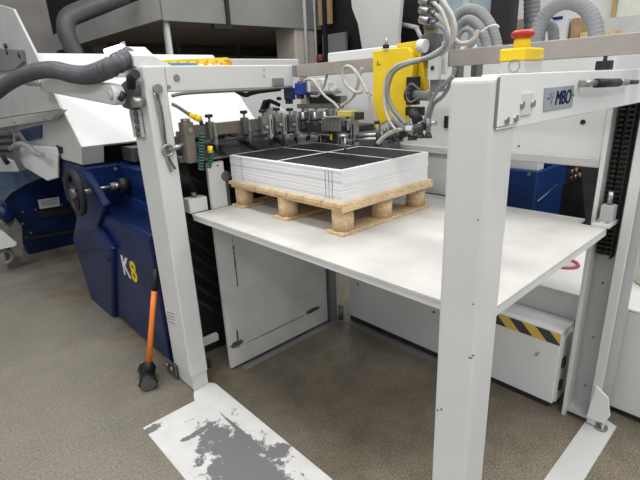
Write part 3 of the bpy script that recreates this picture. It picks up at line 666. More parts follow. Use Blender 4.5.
MB().box(2.0985, 2.10, .640, 1.09, .368, .430).build('hazard_stripe', 'haz', sb)
c = P(538, 353, 'X', 2.10); MB().cyl(c - Vector((.02, 0, 0)), c, .006, 10).build('latch_pin', 'steel', sb)
MB().box(2.105, 2.25, .625, .638, .05, .41).build('side_channel', 'white', sb)
for zz in (.12, .25): MB().box(2.11, 2.14, .615, .625, zz, zz + .05).build('magnet', 'dark', sb)
MB().box(2.11, 2.25, .66, 1.09, 0, .035).build('plinth', 'dark', sb)

# white machine base with table top
tb = thing('machine_base', (2.9, .9, 0), 'wide low white machine base with flat top running behind the channel post', 'machine')
MB().box(2.27, 3.2, -1.2, 1.12, .04, .57).build('base_body', 'white', tb, .006)
MB().box(2.265, 3.2, -1.2, 1.12, .57, .578).build('top_sheet', 'white2', tb)
MB().box(2.30, 3.2, -1.2, 1.12, 0, .04).build('plinth', 'dark', tb)
M['prohib'] = M['red']
c = P(563, 263.5, 'Z', .58); MB().ring((c.x, c.y, .579), (0, 0, 1), .075, .012, 32, 6).build('warning_ring', mat('faded_red', (.42, .07, .09), .5), tb)
MB().cyl((c.x, c.y, .5785), (c.x, c.y, .5795), .06, 24).build('warning_disc', 'grey', tb)
# rear column side panels of dark, window area
rh = thing('rear_housing', (2.4, 1.5, 1.0), 'large white rear housing of the feeder above and behind the paper pile', 'housing')
MB().box(2.15, 2.62, .60, 2.06, 1.235, 1.70).build('housing_body', 'white', rh, .01)
MB().box(2.135, 2.16, .60, 2.06, 1.222, 1.262).build('lower_rail', 'grey', rh, .006)  # underside lip of the housing, its shadow put into the grey
MB().box(2.15, 2.17, 1.30, 2.06, 1.0, 1.222).build('lower_panel', 'grey', rh)
MB().box(2.17, 2.60, 1.30, 1.32, .60, 1.235).build('window_cheek', 'midgrey', rh)
MB().prism([P(x_, y_, 'X', 2.63) for x_, y_ in ((580, 155), (600, 155), (600, 226), (586, 226), (583, 190))], (.01, 0, 0)).build('rubber_curtain', 'dark', rh)
c = P(583, 122, 'X', 2.15); MB().cyl(c - Vector((.004, 0, 0)), c, .010, 16).build('hole_plug', 'black', rh)
c = P(519, 146, 'X', 2.15); MB().cyl(c - Vector((.004, 0, 0)), c, .004, 10).build('hole_plug', 'black', rh)
MB().box(2.15, 2.62, .60, 1.35, 1.705, 1.72).build('top_ledge', 'white2', rh)
for yy in (1.13, 1.04): MB().box(1.88, 1.93, yy, yy + .03, 1.606, 1.66).build('clip', 'steeld', rh, .003)
# left upper housing
uh = thing('upper_housing', (2.4, 2.4, 1.5), 'white stepped cover behind the left end of the aluminium bar', 'housing')
MB().box(2.15, 2.7, 1.50, 2.22, 1.72, 1.79).build('cover_top', 'white2', uh, .008)
MB().box(2.17, 2.7, 2.07, 2.45, .9, 1.705).build('cover_side', 'white', uh, .008)

# feed side interior (dark machinery beyond the panel)
inn = thing('feed_interior', (1.6, 2.5, 0), 'dark machinery of rods and rollers behind the scuffed panel and left post', 'machinery')
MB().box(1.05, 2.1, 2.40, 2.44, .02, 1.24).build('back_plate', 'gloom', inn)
for k in range(7):
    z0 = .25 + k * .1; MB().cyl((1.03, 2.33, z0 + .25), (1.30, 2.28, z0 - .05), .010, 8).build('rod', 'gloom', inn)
MB().box(1.02, 1.155, 2.22, 2.25, .17, .215).build('lower_rail', 'grey', inn, .003)
MB().box(1.03, 1.09, 2.24, 2.36, .0, .05).build('base_rail', 'dark', inn, .003)
MB().box(1.02, 1.06, 2.32, 2.38, 1.05, 1.30).build('lever_plate', 'dark', inn, .004)
MB().cyl((1.06, 2.25, 1.18), (1.18, 2.28, 1.10), .035).cyl((1.08, 2.24, 1.26), (1.14, 2.24, 1.06), .02).build('linkage', 'black', inn)
MB().cyl((1.05, 2.22, 1.27), (1.16, 2.24, 1.26), .02).build('linkage', 'steeld', inn)

# front stop plate
q = thing('stop_plate', (1.21, 2.13, 1.0), 'white upright stop plate between the left post and the paper pile', 'plate')
MB().box(1.165, 1.262, 2.122, 2.145, 1.0, 1.245).build('plate_body', 'white', q, .003)
MB().cyl((1.225, 2.12, 1.225), (1.225, 2.122, 1.225), .005, 10).build('hole', 'dark', q)
q = thing('side_block', (1.08, 2.2, 1.0), 'small white block sitting just right of the left post on the platform edge', 'block')
MB().box(1.04, 1.145, 2.13, 2.20, 1.0, 1.075).build('block_body', 'white', q, .004)
MB().cyl((1.09, 2.165, 1.075), (1.09, 2.165, 1.10), .014, 10).build('adjusting_nut', 'steeld', q)
q = thing('guide_roller', (1.3, 2.15, 1.0), 'grey roller on a stem at the left corner of the pallet', 'roller')
c = P(226.5, 176, 'Y', 2.115); MB().cyl(c, c + Vector((0, .03, 0)), .028, 18).build('roller_disc', 'steeld', q, .003)
MB().box(c.x - .006, c.x + .010, 2.118, 2.13, 1.0, c.z).build('stem', 'steeld', q)

# ================================================================== pallet + sheets
PX0, PX1, PY0, PY1 = 1.268, 1.895, 1.252, 2.100
pl = thing('pallet', (1.58, 1.68, 1.0), 'small wooden pallet with round chipboard blocks on the lift platform', 'pallet')
rows = (PY0 + .055, (PY0 + PY1) / 2, PY1 - .055); colsx = (PX0 + .055, (PX0 + PX1) / 2, PX1 - .055)
for i in range(3):
    yy = rows[i]; MB().box(PX0, PX1, yy - .05, yy + .05, 1.0, 1.014).build('bottom_board', 'chip', pl, .002)
    for xx in colsx: MB().cyl((xx, yy, 1.014), (xx, yy, 1.105), .047, 28).build('block', 'chip', pl)
for xx in colsx: MB().box(xx - .045, xx + .045, PY0, PY1, 1.105, 1.123).build('stringer_board', 'pine', pl, .002)
n = 7; w_ = (PY1 - PY0) / n
for k in range(n):
    MB().box(PX0 - .004, PX1 + .004, PY0 + k * w_ + .004, PY0 + (k + 1) * w_ - .004, 1.123, 1.141).build('deck_board', 'pine', pl, .002)
for yy in (PY0 - .006,): MB().box(PX0 - .004, PX1 + .004, yy, yy + .008, 1.106, 1.140).build('edge_board', 'chip', pl, .001)

ps = thing('paper_stack', (1.585, 1.68, 1.141), 'pile of white printed sheets with four black panels on top of the pallet', 'paper pile')
SX0, SX1, SY0, SY1, SZ = 1.282, 1.880, 1.268, 2.088, 1.275
lay = MB(); z_ = 1.1415; nl = 18; hh = (SZ - z_) / nl
for k in range(nl):
    a = random.uniform(-.0015, .0015); b_ = random.uniform(-.0015, .0015)
    lay.box(SX0 + a, SX1 + a, SY0 + b_, SY1 + b_, z_ + k * hh, z_ + (k + 1) * hh - .0003)
lay.build('sheets', 'pale', ps)
cc_ = P(327.5, 152, 'Z', SZ)
mx_, my_ = cc_.x, cc_.y
for (x0, x1) in ((SX0 + .018, mx_ - .008), (mx_ + .008, SX1 - .02)):
    for (y0, y1) in ((SY0 + .018, my_ - .010), (my_ + .010, SY1 - .02)):
        MB().box(x0, x1, y0, y1, SZ, SZ + .0006).build('printed_panel', 'print', ps)
M['pen'] = mat('fan_marks', (.25, .26, .30), .7)
for (xx, yy, fx) in ((SX0 - .0022, 1.34, 1), (SX0 - .0022, 1.36, 1), (SX0 - .0022, 1.32, 1), (SX0 - .0022, 1.98, 1)):
    MB().box(xx, xx + .0008, yy, yy + .0025, 1.15, SZ - .005).build('pen_mark', 'pen', ps)

# ================================================================== guide bar with clamps
gb = thing('guide_bar', (1.35, 2.08, 1.4), 'brown-grey flat guide bar running along the left edge of the pile', 'bar')
MB().box(1.045, 1.99, 2.07, 2.088, 1.385, 1.445).build('bar_body', 'bar', gb, .002)
MB().box(1.025, 1.075, 2.04, 2.10, 1.27, 1.462).build('end_block', 'bar', gb, .004)
MB().cyl((1.05, 2.07, 1.455), (1.05, 2.07, 1.478), .022, 14).build('end_nut', 'steeld', gb)
MB().cyl((1.05, 2.03, 1.425), (1.05, 2.04, 1.425), .012, 10).build('screw', 'steel', gb)
clampn = ['black-knobbed clamp on the guide bar, nearest the left post', 'black-knobbed clamp on the guide bar, second from the left post', 'black-knobbed clamp on the guide bar, third from the left post',
          'black-knobbed clamp on the guide bar, fourth from the left post', 'black-knobbed clamp on the guide bar, fifth from the left post', 'black-knobbed clamp on the guide bar, sixth from the left post',
          'black-knobbed clamp on the guide bar, seventh from the left post', 'black-knobbed clamp on the guide bar, last before the suction head']
cxs = [P(x_, 125, 'Y', 2.06).x for x_ in (209, 244, 263, 277, 290, 303, 316, 329)]
cl = thing('bar_clamp', (cxs[0], 2.06, 1.32), clampn[0], 'clamp', 'clamps along the guide bar')
x0 = cxs[0]
MB().box(x0 - .016, x0 + .016, 2.035, 2.069, 1.37, 1.455).build('clamp_block', 'steeld', cl, .003)
MB().box(x0 + .004, x0 + .018, 2.022, 2.035, 1.345, 1.44).build('slotted_plate', 'steel', cl, .002)
MB().cyl((x0, 2.052, 1.455), (x0, 2.052, 1.475), .006, 8).build('stem', 'steel', cl)
MB().cyl((x0, 2.052, 1.475), (x0, 2.052, 1.490), .019, 16).build('knob', 'black', cl, .003)
MB().cyl((x0 + .01, 2.015, 1.39), (x0 + .01, 2.022, 1.39), .008, 8).build('screw', 'steel', cl)
MB().tube([(x0, 2.05, 1.37), (x0, 2.045, 1.350), (x0 + .006, 2.025, 1.345), (x0 + .008, 2.018, 1.305)], .006, 8).build('finger', 'dark', cl)
dup(cl, (cxs[1] - x0, 0, .004), clampn[1])
x0 = cxs[2]
c2 = thing('bar_clamp', (x0, 2.04, 1.32), clampn[2], 'clamp', 'clamps along the guide bar')
MB().box(x0 - .026, x0 + .012, 2.030, 2.068, 1.365, 1.458).build('clamp_block', 'steel', c2, .003)
MB().box(x0 + .016, x0 + .036, 2.018, 2.060, 1.345, 1.462).build('slotted_plate', 'steel2', c2, .002)
MB().box(x0 + .023, x0 + .029, 2.0165, 2.018, 1.365, 1.44).build('slot', 'dark', c2)
MB().box(x0 - .022, x0 + .008, 2.020, 2.030, 1.385, 1.42).build('front_jaw', 'steeld', c2, .002)
MB().cyl((x0 - .006, 2.010, 1.402), (x0 - .006, 2.020, 1.402), .008, 10).build('screw', 'steel2', c2)
MB().cyl((x0 - .006, 2.048, 1.458), (x0 - .006, 2.048, 1.476), .006, 8).build('stem', 'steel', c2)
MB().cyl((x0 - .006, 2.048, 1.476), (x0 - .006, 2.048, 1.491), .020, 16).build('knob', 'black', c2, .003)
MB().tube([(x0, 2.045, 1.365), (x0, 2.03, 1.352), (x0 + .004, 2.018, 1.345), (x0 + .005, 2.016, 1.30)], .006, 8).build('finger', 'dark', c2)
MB().box(x0 - .02, x0 + .03, 2.02, 2.05, 1.335, 1.345).build('lower_strap', 'steel', c2, .001)
for k in range(3, 8): dup(c2, (cxs[k] - x0, 0, (.004 if k % 2 else -.004)), clampn[k])
# feed tray under the guide bar
q = thing('feed_tray', (1.4, 2.3, 1.24), 'grey slanted feed tray with black belts just beyond the guide bar', 'tray')
MB().prism([(1.09, 2.105, 1.275), (1.09, 2.40, 1.37), (1.09, 2.40, 1.36), (1.09, 2.105, 1.262)], (.86, 0, 0)).build('tray_sheet', 'steeld', q)
for xx in (1.24, 1.45, 1.66): MB().prism([(xx, 2.10, 1.280), (xx, 2.40, 1.378), (xx, 2.40, 1.372), (xx, 2.10, 1.272)], (.035, 0, 0)).build('belt', 'black', q)
MB().cyl((1.1, 2.28, 1.39), (1.95, 2.28, 1.39), .016).build('shaft', 'steel', q)
for xx in (1.18, 1.32, 1.50, 1.72): MB().cyl((xx, 2.26, 1.372), (xx + .04, 2.26, 1.372), .03, 16).build('wheel', 'dark', q)
MB().box(1.09, 1.95, 2.16, 2.20, 1.335, 1.35).build('cross_rail', 'steeld', q)
# green coil + yellow connector
q = thing('coiled_lead', P(205, 160, 'Y', 2.03), 'dark green coiled lead with a yellow plug hanging beside the stop plate', 'cable')
def coil(a, b, r, n, rr):
    a = Vector(a); b = Vector(b); pts = []; d = (b - a)
    for k in range(n * 10 + 1):
        an = 2 * math.pi * k / 10; pts.append(a + d * k / (n * 10) + Vector((math.cos(an) * r, math.sin(an) * r, 0)))
    return MB().tube(pts, rr, 6)
coil(P(202, 132, 'Y', 2.02), P(201, 170, 'Y', 2.02), .011, 13, .005).build('coil', 'green', q)
coil(P(209, 168, 'Y', 2.02), P(212, 152, 'Y', 2.02), .009, 6, .005).build('coil', 'green', q)
MB().cyl(P(210, 153, 'Y', 2.02), P(210, 146, 'Y', 2.02), .013, 12).build('plug', 'yellow', q)
q = thing('sensor_cable', P(180, 105, 'Y', 2.0), 'grey cable with yellow connector dropping from the left post', 'cable')
MB().tube(smooth([P(a_, b2, 'Y', 2.03) for a_, b2 in ((172, 104), (178, 107), (184, 111), (190, 115))], 5), .008, 8).build('lead', 'cable', q)
MB().cyl(P(189, 114, 'Y', 2.03), P(196, 118, 'Y', 2.03), .012, 12).cyl(P(195, 117, 'Y', 2.03), P(200, 119, 'Y', 2.03), .016, 12).build('connector', 'yellow', q)
MB().cyl(P(200, 119, 'Y', 2.03), P(202, 125, 'Y', 2.03), .010, 8).build('tip', 'dark', q)

# ================================================================== suction head area
XS = 1.62
sh = thing('suction_head', (1.68, 1.75, 1.276), 'silver suction feeder head with slotted columns resting on the pile', 'feeder head')
def pbox(mb, x0, y0, x1, y1, X, d):   # box in plane X spanning photo rectangle
    a = P(x0, y0, 'X', X); b = P(x1, y1, 'X', X); mb.box(X, X + d, a.y, b.y, a.z, b.z); return mb
pbox(MB(), 321, 118, 341, 132, 1.60, .06).build('main_block', 'steel', sh, .003)
pbox(MB(), 324, 116.5, 345, 119, 1.59, .08).build('block_lid', 'steel', sh, .002)
for k in range(3): pbox(MB(), 323 + k * 3, 120, 323.8 + k * 3, 131, 1.597, .004).build('fin', 'steeld', sh)
for x_ in (337, 350): pbox(MB(), x_, 116, x_ + 5, 147, 1.61, .03).build('slotted_column', 'steel', sh, .002)
for x_ in (338.6, 351.6): pbox(MB(), x_, 124, x_ + 1.5, 144, 1.607, .004).build('slot', 'black', sh)
pbox(MB(), 337, 111, 351, 117, 1.60, .05).build('yellow_valve', mat('valve_yellow', (.55, .48, .10), .4), sh, .003)
MB().cyl(P(344, 121, 'X', 1.60), P(344, 132, 'X', 1.60), .014, 12).build('pressure_gauge', 'black', sh)
MB().cyl(P(344, 134, 'X', 1.59), P(344, 138, 'X', 1.59), .024, 14).cyl(P(345, 138, 'X', 1.58), P(345.5, 153, 'X', 1.58), .006, 10).build('presser_foot', 'steel', sh)
pbox(MB(), 340, 139, 351, 142, 1.58, .03).build('foot_bracket', 'steel', sh, .002)
pbox(MB(), 329, 132, 333, 143, 1.63, .02).build('side_shoe', 'black', sh)
pbox(MB(), 330, 134, 332, 140, 1.626, .004).build('shoe_mark', 'yellow', sh)
pbox(MB(), 354, 112, 360, 120, 1.60, .03).build('black_coupling', 'dark', sh, .003)
MB().cyl(P(350, 136, 'X', 1.62), P(384, 134.5, 'X', 1.62), .010, 12).cyl(P(352, 140, 'X', 1.62), P(382, 139, 'X', 1.62), .011, 12).build('cross_rod', 'steel', sh)
pbox(MB(), 297, 104, 340, 108.5, 1.72, .03).build('toothed_rack', 'steeld', sh)
tm = MB()
for k in range(21): pbox(tm, 297.5 + k * 2, 104.5, 298.5 + k * 2, 108.5, 1.716, .004)
tm.build('rack_teeth', 'steel', sh)
pbox(MB(), 310, 93, 329, 104, 1.78, .05).build('dark_cover', 'black', sh, .004)
pbox(MB(), 306, 92, 332, 94, 1.77, .07).build('cover_rail', 'steel', sh)
pbox(MB(), 306, 94, 309, 106, 1.77, .04).build('cover_rail', 'steel', sh)
pbox(MB(), 309, 79, 322, 92, 1.85, .05).build('white_valve', 'white2', sh, .008)
pbox(MB(), 334, 96, 341, 104, 1.85, .05).build('gusset', 'midgrey', sh)
MB().cyl(P(331, 87, 'X', 1.80), P(336, 92, 'X', 1.80), .02, 12).cyl(P(333, 84, 'X', 1.80), P(333, 88, 'X', 1.80), .012, 12).build('elbow_fitting', 'white', sh)
pbox(MB(), 300, 133, 328, 136, 1.72, .03).build('lower_rail', 'steel', sh, .002)
pbox(MB(), 296, 122, 322, 133, 1.78, .03).build('rear_plate', 'steeld', sh)
for x_ in (292, 300, 311, 320):
    pbox(MB(), x_, 111, x_ + 4, 127, 1.80, .02).build('bright_strut', 'steel2', sh, .002)
    pbox(MB(), x_ - 1, 118, x_ + 5, 121, 1.795, .02).build('strut_clip', 'dark', sh)
for x_ in (303, 315, 325):
    MB().cyl(P(x_, 112, 'X', 1.70), P(x_, 126, 'X', 1.70), .010, 10).build('spring_pin', 'steel', sh)
    MB().cyl(P(x_, 118, 'X', 1.70), P(x_, 121, 'X', 1.70), .020, 12).build('pin_collar', 'dark', sh)
for x_ in (295, 307, 319, 328):
    MB().cyl(P(x_, 136, 'X', 1.74), P(x_, 141, 'X', 1.74), .006, 8).build('blow_nozzle', 'black', sh)

# blue solenoids
for i, (x_, y0_, lab) in enumerate(((287, 88, 'dark blue solenoid valve hanging under the left beam end, left of its twin'), (298, 83, 'brighter blue solenoid valve just right of its darker twin under the beam'))):
    c = P(x_ + 4, y0_ + 18, 'X', 1.72); q = thing('solenoid_valve', c, lab, 'valve', 'blue solenoid valves')
    pbox(MB(), x_ - 4, y0_, x_ + 4.5, y0_ + 12, 1.72, .035).build('coil_body', 'solblue' if i else 'blue2', q, .006)
    pbox(MB(), x_ - 2, y0_ + 12, x_ + 3, y0_ + 16, 1.725, .025).build('valve_base', 'dark', q, .003)
    pbox(MB(), x_ - 1, y0_ - 2, x_ + 3, y0_ + .5, 1.725, .02).build('plug', 'steel', q, .002)
# black hand lever + dome
q = thing('hand_lever', P(267, 108, 'X', 1.75), 'black crank lever with ball end above the white dome', 'lever')
MB().tube(smooth([P(a_, b2, 'X', 1.75) for a_, b2 in ((264, 110), (266, 104), (269, 101), (275, 103), (279, 105))], 4), .012, 10, None).build('lever_arm', 'black', q)
MB().cyl(P(263.5, 111, 'X', 1.75), P(267, 102, 'X', 1.75), .026, 12).build('lever_grip', 'black', q, .004)
MB().cyl(P(279, 100, 'X', 1.75), P(279, 97, 'X', 1.75), .015, 12).build('ball_end', 'black', q, .003)
q = tag(MB().tube([Vector((P(275, 124, 'X', 1.80).x, P(275, 124, 'X', 1.80).y, zz)) for zz in (1.372, 1.44, 1.465, 1.482, 1.487)], .1, 28, [.08, .08, .068, .04, .008]).build('white_dome', 'white2'), 'round white dome cover behind the guide bar clamps', 'cover')
# support for the dome: mechanism block
q = thing('drive_block', (1.9, 2.1, 1.2), 'dark steel drive block behind the pile under the white dome', 'machinery')
MB().box(1.895, 2.10, 1.60, 2.04, 1.002, 1.34).build('block_body', 'steeld', q, .004)
MB().box(1.90, 2.13, 1.80, 2.035, 1.34, 1.372).build('top_plate', 'dark', q, .004)
MB().cyl((1.98, 1.95, 1.37), (1.98, 1.95, 1.43), .02).build('boss', 'steel', q)

# yellow unit
XY = 1.68
yu = thing('yellow_separator', (XY, 1.25, 1.40), 'bright yellow separator unit plate hanging from the aluminium bar', 'machine part')
MB().prism([P(a_, b2, 'X', XY) for a_, b2 in ((372.5, 51), (407, 47), (411, 52), (414, 62), (409, 100), (404, 122), (386, 121), (374, 128), (373, 90))], (.03, 0, 0)).build('front_plate', 'yellow', yu, .003)
MB().prism([P(a_, b2, 'X', XY + .04) for a_, b2 in ((396, 44), (418, 40.5), (423, 50), (423, 62), (426, 90), (430, 93), (426, 100), (408, 100), (400, 60))], (.03, 0, 0)).build('rear_plate', 'yellow', yu, .003)
MB().box(XY + .01, XY + .04, P(400, 60, 'X', XY).y, P(385, 60, 'X', XY).y, 1.58, 1.70).build('spacer', 'yellow', yu)
pbox(MB(), 406, 77, 416, 105, XY - .01, .03).build('slot_block', 'black', yu, .003)
MB().cyl(P(411, 95, 'X', XY - .03), P(430, 96, 'X', XY - .03), .020, 14).build('cylinder', 'midgrey', yu)
MB().cyl(P(408, 95, 'X', XY - .035), P(414, 95, 'X', XY - .035), .030, 14).build('cylinder_head', 'dark', yu)
MB().cyl(P(419, 46, 'X', XY - .01), P(426, 46, 'X', XY - .01), .026, 18).build('roller', 'label', yu, .003)
MB().cyl(P(386, 48, 'X', XY), P(386.5, 38, 'X', XY), .006, 8).build('knob_stem', 'steel', yu)
MB().cyl(P(386, 48.5, 'X', XY), P(386, 44.5, 'X', XY), .014, 12).build('knob', 'black', yu, .002)
text('1-', 'stamped_mark', P(376.5, 66, 'X', XY - .001), (0, -1, 0), .028, 'dark', yu, bold=.0005)
# grey mounting block
q = thing('valve_block', P(432, 60, 'X', 1.66), 'dark grey block with fittings mounted beside the yellow unit', 'valve block')
pbox(MB(), 421, 35, 436, 57, 1.70, .05).build('block_body', mat('block_grey', (.11, .115, .125), .45), q, .003)
pbox(MB(), 424, 26, 434, 35, 1.71, .03).build('brass_base', mat('brass', (.34, .24, .12), .35, .6), q, .003)
pbox(MB(), 428, 57, 437, 80, 1.69, .03).build('carrier_plate', 'white', q, .002)
pbox(MB(), 430, 80, 440, 92, 1.70, .04).build('grey_bracket', 'midgrey', q, .003)
pbox(MB(), 436, 42, 446, 74, 1.735, .012).build('white_bracket', 'white2', q, .002)
c = P(432, 68, 'X', 1.685); MB().cyl(c, c + Vector((.01, 0, 0)), .008, 10).build('bolt', 'dark', q)
# manifold
q = thing('air_manifold', P(430, 26, 'X', 1.66), 'upright metal air manifold with round fittings above the yellow unit', 'manifold')
pbox(MB(), 424, -14, 433, 28, 1.69, .03).build('manifold_body', 'steeld', q, .003)
for k in range(4):
    yy = 19 - k * 9.5
    c = P(421, yy, 'X', 1.67); d_ = P(430, yy + 2, 'X', 1.66)
    MB().cyl(c, d_, .017, 14).build('fitting', 'steel', q, .002); MB().cyl(d_, P(436, yy + 4.5, 'X', 1.64), .011, 10).build('nipple', 'steeld', q)

# air tubes: thin translucent, each its own thing
tubes = [
 (((434, 3), (441, 10), (446, 22), (449, 34), (446, 44), (436, 52), (424, 58), (410, 61), (396, 66), (387, 76), (384.5, 92), (388, 108), (399, 122), (404, 130)), 1.58, .007, 'tube', 'clear air tube looping over the yellow unit, outermost of its bundle'),
 (((436, 24), (445, 30), (447, 42), (438, 54), (422, 60), (408, 64), (396, 70), (390, 80), (388, 95), (394, 110), (406, 124)), 1.575, .008, 'hose', 'thick grey air hose bending down the front of the yellow unit'),
 (((433, 12), (440, 18), (447, 28), (450, 38), (452, 44)), 1.64, .007, 'tube', 'short clear tube dropping from the manifold middle fitting'),
 (((437, -6), (446, 6), (453, 18), (455, 32), (449, 46), (440, 55)), 1.62, .009, 'tube', 'clear tube arching widest to the right of the manifold'),
 (((434, -10), (443, 0), (449, 12), (452, 26), (450, 40)), 1.66, .008, 'tube', 'clear tube falling from the manifold top fitting'),
 (((452, 36), (459, 43), (468, 43), (475, 38), (478, 30)), 1.66, .009, 'tube', 'pale tube curving right into the coiled hoses'),
 (((384, 98), (385, 108), (389, 120), (396, 130)), 1.56, .006, 'tube', 'thin clear tube against the lower yellow plate'),
 (((371, 96), (374, 108), (377, 120), (378, 128)), 1.62, .006, 'tube', 'thin pale tube falling left of the yellow plate'),
 (((341, 106), (352, 98), (357, 88), (359, 78), (362, 68)), 1.70, .008, 'tube', 'grey tube rising from the yellow-topped valve to the bar'),
 (((362, 92), (355, 92), (346, 84), (343, 74), (345, 67), (352, 68), (360, 78), (368, 93)), 1.66, .008, 'tube', 'white tube looped just left of the yellow plate'),
 (((305, 80), (312, 80), (318, 87), (325, 96), (334, 103), (339, 109)), 1.70, .007, 'tube', 'grey tube crossing from the blue valves to the feeder head'),
 (((304, 82), (310, 79), (317, 82), (321, 90), (318, 96), (311, 96)), 1.74, .006, 'tube', 'small pale tube loop beside the blue valves'),
 (((327, 75), (324, 86), (318, 93)), 1.78, .007, 'tube', 'short tube hanging from the bar right of the blue valves'),
 (((420, 97), (411, 102), (407, 98), (407, 88), (412, 84), (420, 90)), 1.62, .005, 'cable', 'thin cable looped around the cylinder on the yellow unit'),
 (((453, 76), (445, 84), (438, 90), (432, 100), (428, 112), (424, 124)), 1.62, .008, 'hose', 'grey tube dropping right of the yellow unit, left of its pair'),
 (((455, 68), (450, 84), (443, 96), (434, 104), (430, 116), (427, 128)), 1.64, .008, 'hose', 'grey tube dropping right of the yellow unit, nearest the near post'),
 (((380, 128), (376, 120), (371, 110), (369, 100), (371, 93)), 1.64, .006, 'tube', 'pale tube rising from the left sucker to the yellow plate'),
 (((404, 128), (392, 132), (384, 137), (378, 143)), 1.58, .010, 'tube', 'short pale tube running down to the left suction foot'),
]
for pts, X, r_, m_, lab in tubes:
    hose('air_tube', [P(a_, b2, 'X', X) for a_, b2 in pts], r_, m_, lab, 'tube', ribs=0, seg=8)
# suckers
sc = thing('sucker_assembly', P(400, 135, 'X', 1.6), 'cluster of dark sucker arms and nozzles over the right of the pile', 'suckers')
for x_, y0_, y1_, r_ in ((378, 124, 146, .011), (391, 120, 143, .011), (398, 122, 141, .014), (412, 118, 140, .013), (420, 122, 138, .012), (428, 118, 138, .010), (385, 128, 140, .009)):
    MB().cyl(P(x_, y0_, 'X', 1.60), P(x_ + .3, y1_ - 4, 'X', 1.60), r_, 12).build('nozzle', 'steeld', sc)
    MB().cyl(P(x_ + .3, y1_ - 4, 'X', 1.60), P(x_ + .3, y1_, 'X', 1.60), r_ * 1.3, 12, r_ * 1.6).build('sucker_cup', 'dark', sc)
MB().cyl(P(394, 120, 'X', 1.59), P(415, 132, 'X', 1.59), .020, 12).build('linkage', 'midgrey', sc)
MB().cyl(P(402, 135, 'X', 1.59), P(424, 126, 'X', 1.59), .016, 12).build('linkage', 'dark', sc)
MB().cyl(P(412, 110, 'X', 1.61), P(418, 122, 'X', 1.61), .024, 12).build('linkage', 'black', sc)
pbox(MB(), 405, 107, 421, 116, 1.63, .03).build('black_valve', 'black', sc, .004)
pbox(MB(), 405, 126, 411, 131, 1.57, .02).build('white_joint', 'white', sc, .003)
MB().cyl(P(424, 124, 'X', 1.62), P(436, 123, 'X', 1.62), .010, 12).cyl(P(426, 130, 'X', 1.62), P(429, 122, 'X', 1.62), .012).build('end_clamp', 'steel', sc)
pbox(MB(), 374, 131, 400, 134, 1.63, .02).build('carrier_rail', 'steel', sc, .002)
for x_ in (377, 392): MB().cyl(P(x_, 124, 'X', 1.60), P(x_, 121, 'X', 1.60), .013, 10).build('cap', 'black', sc)
pbox(MB(), 444.2, 116, 447, 128, 2.14, .01).build('dark_slot', 'black', rh)

# big grey corrugated hoses
def hp_(pts, X): return [P(a_, b2, 'X', X) for a_, b2 in pts]
hose('corrugated_hose', hp_(((449, 60), (450, 38), (455, 21), (465, 11), (478, 12), (489, 24), (495, 40), (498, 60)), 2.3), .029, 'hose', 'light grey corrugated hose forming the outer arch of the pair behind the bar', 'hose', ribs=.016)
hose('corrugated_hose', hp_(((453, 60), (455, 40), (461, 25), (470, 20), (480, 28), (486, 42), (489, 60)), 2.25), .024, 'hose', 'light grey corrugated hose forming the inner arch of the pair behind the bar', 'hose', ribs=.016)
hose('corrugated_hose', hp_(((458, 50), (458, 38), (464, 30), (472, 32), (474, 42), (466, 50)), 2.2), .012, 'hose', 'thin grey hose coiled inside the double hose arch', 'hose', ribs=0)
hose('corrugated_hose', hp_(((532, 60), (535, 42), (541, 22), (552, 8), (567, 2), (582, 6), (592, 17), (596, 32), (597, 60)), 2.5), .034, 'hose', 'large light grey corrugated hose arching above the right end of the bar', 'hose', ribs=.018)
hose('corrugated_hose', hp_(((534, 44), (541, 30), (548, 24), (553, 30), (554, 44)), 2.6), .026, 'hose', 'short grey hose bent under the foot of the large hose arch', 'hose', ribs=.018)
q = tag(MB().tube(smooth(hp_(((481, 32), (488, 27), (496, 25), (499, 27)), 2.2), 5), .004, 6).build('cable_tie', 'label'), 'white cable tie strapping the two arched hoses', 'cable tie')

# ================================================================== floor plates, hammer, canister, background machines
fp = tag(MB().prism([(.572, 2.02, 0), (.572, .2, 0), (1.02, .2, 0), (1.02, 2.07, 0), (.985, 2.13, 0), (.93, 2.15, 0), (.875, 2.06, 0), (.86, 2.02, 0)], (0, 0, .006)).build('floor_plate', 'strip'), 'white painted floor plate with worn grey patches before the left post', 'floor plate')
fp = tag(MB().prism([(1.02, .37, 0), (2.18, .37, 0), (2.20, .42, 0), (2.17, .485, 0), (1.02, .485, 0)], (0, 0, .008)).build('floor_rail', 'white'), 'long narrow white floor rail leading to the channel post foot', 'floor plate')
hm = thing('sledgehammer', (.745, 2.36, 0), 'sledgehammer with orange and black handle leaning on the blue machine', 'hammer')
hc = Vector((.75, 2.36, .055)); top = Vector((.92, 2.40, .66)); top = P(156, 268, 'X', .905)
hdir = (top - hc).normalized(); g0 = hc + hdir * .05
MB().tube([g0, hc.lerp(top, .45), hc.lerp(top, .80)], .017, 14, [.018, .015, .016]).build('handle', 'orange', hm)
MB().tube([hc.lerp(top, .80), hc.lerp(top, .88), top], .017, 14, [.017, .019, .018]).build('grip', 'black', hm)
MB().tube([hc.lerp(top, .02), hc.lerp(top, .14)], .024, 14, [.026, .021]).build('collar', 'black', hm)
hd = Vector((-.35, -.9, -.08)).normalized()
MB().tube([hc - hd * .078, hc - hd * .070, hc - hd * .03, hc + hd * .03, hc + hd * .070, hc + hd * .078], .04, 8, [.044, .053, .044, .044, .053, .046]).build('hammer_head', mat('forged_black', (.03, .03, .032), .45, .5, .3, 30, spots=None), hm)
MB().cyl(hc + hd * .078, hc + hd * .0795, .042, 16).build('striking_face', 'steeld', hm)
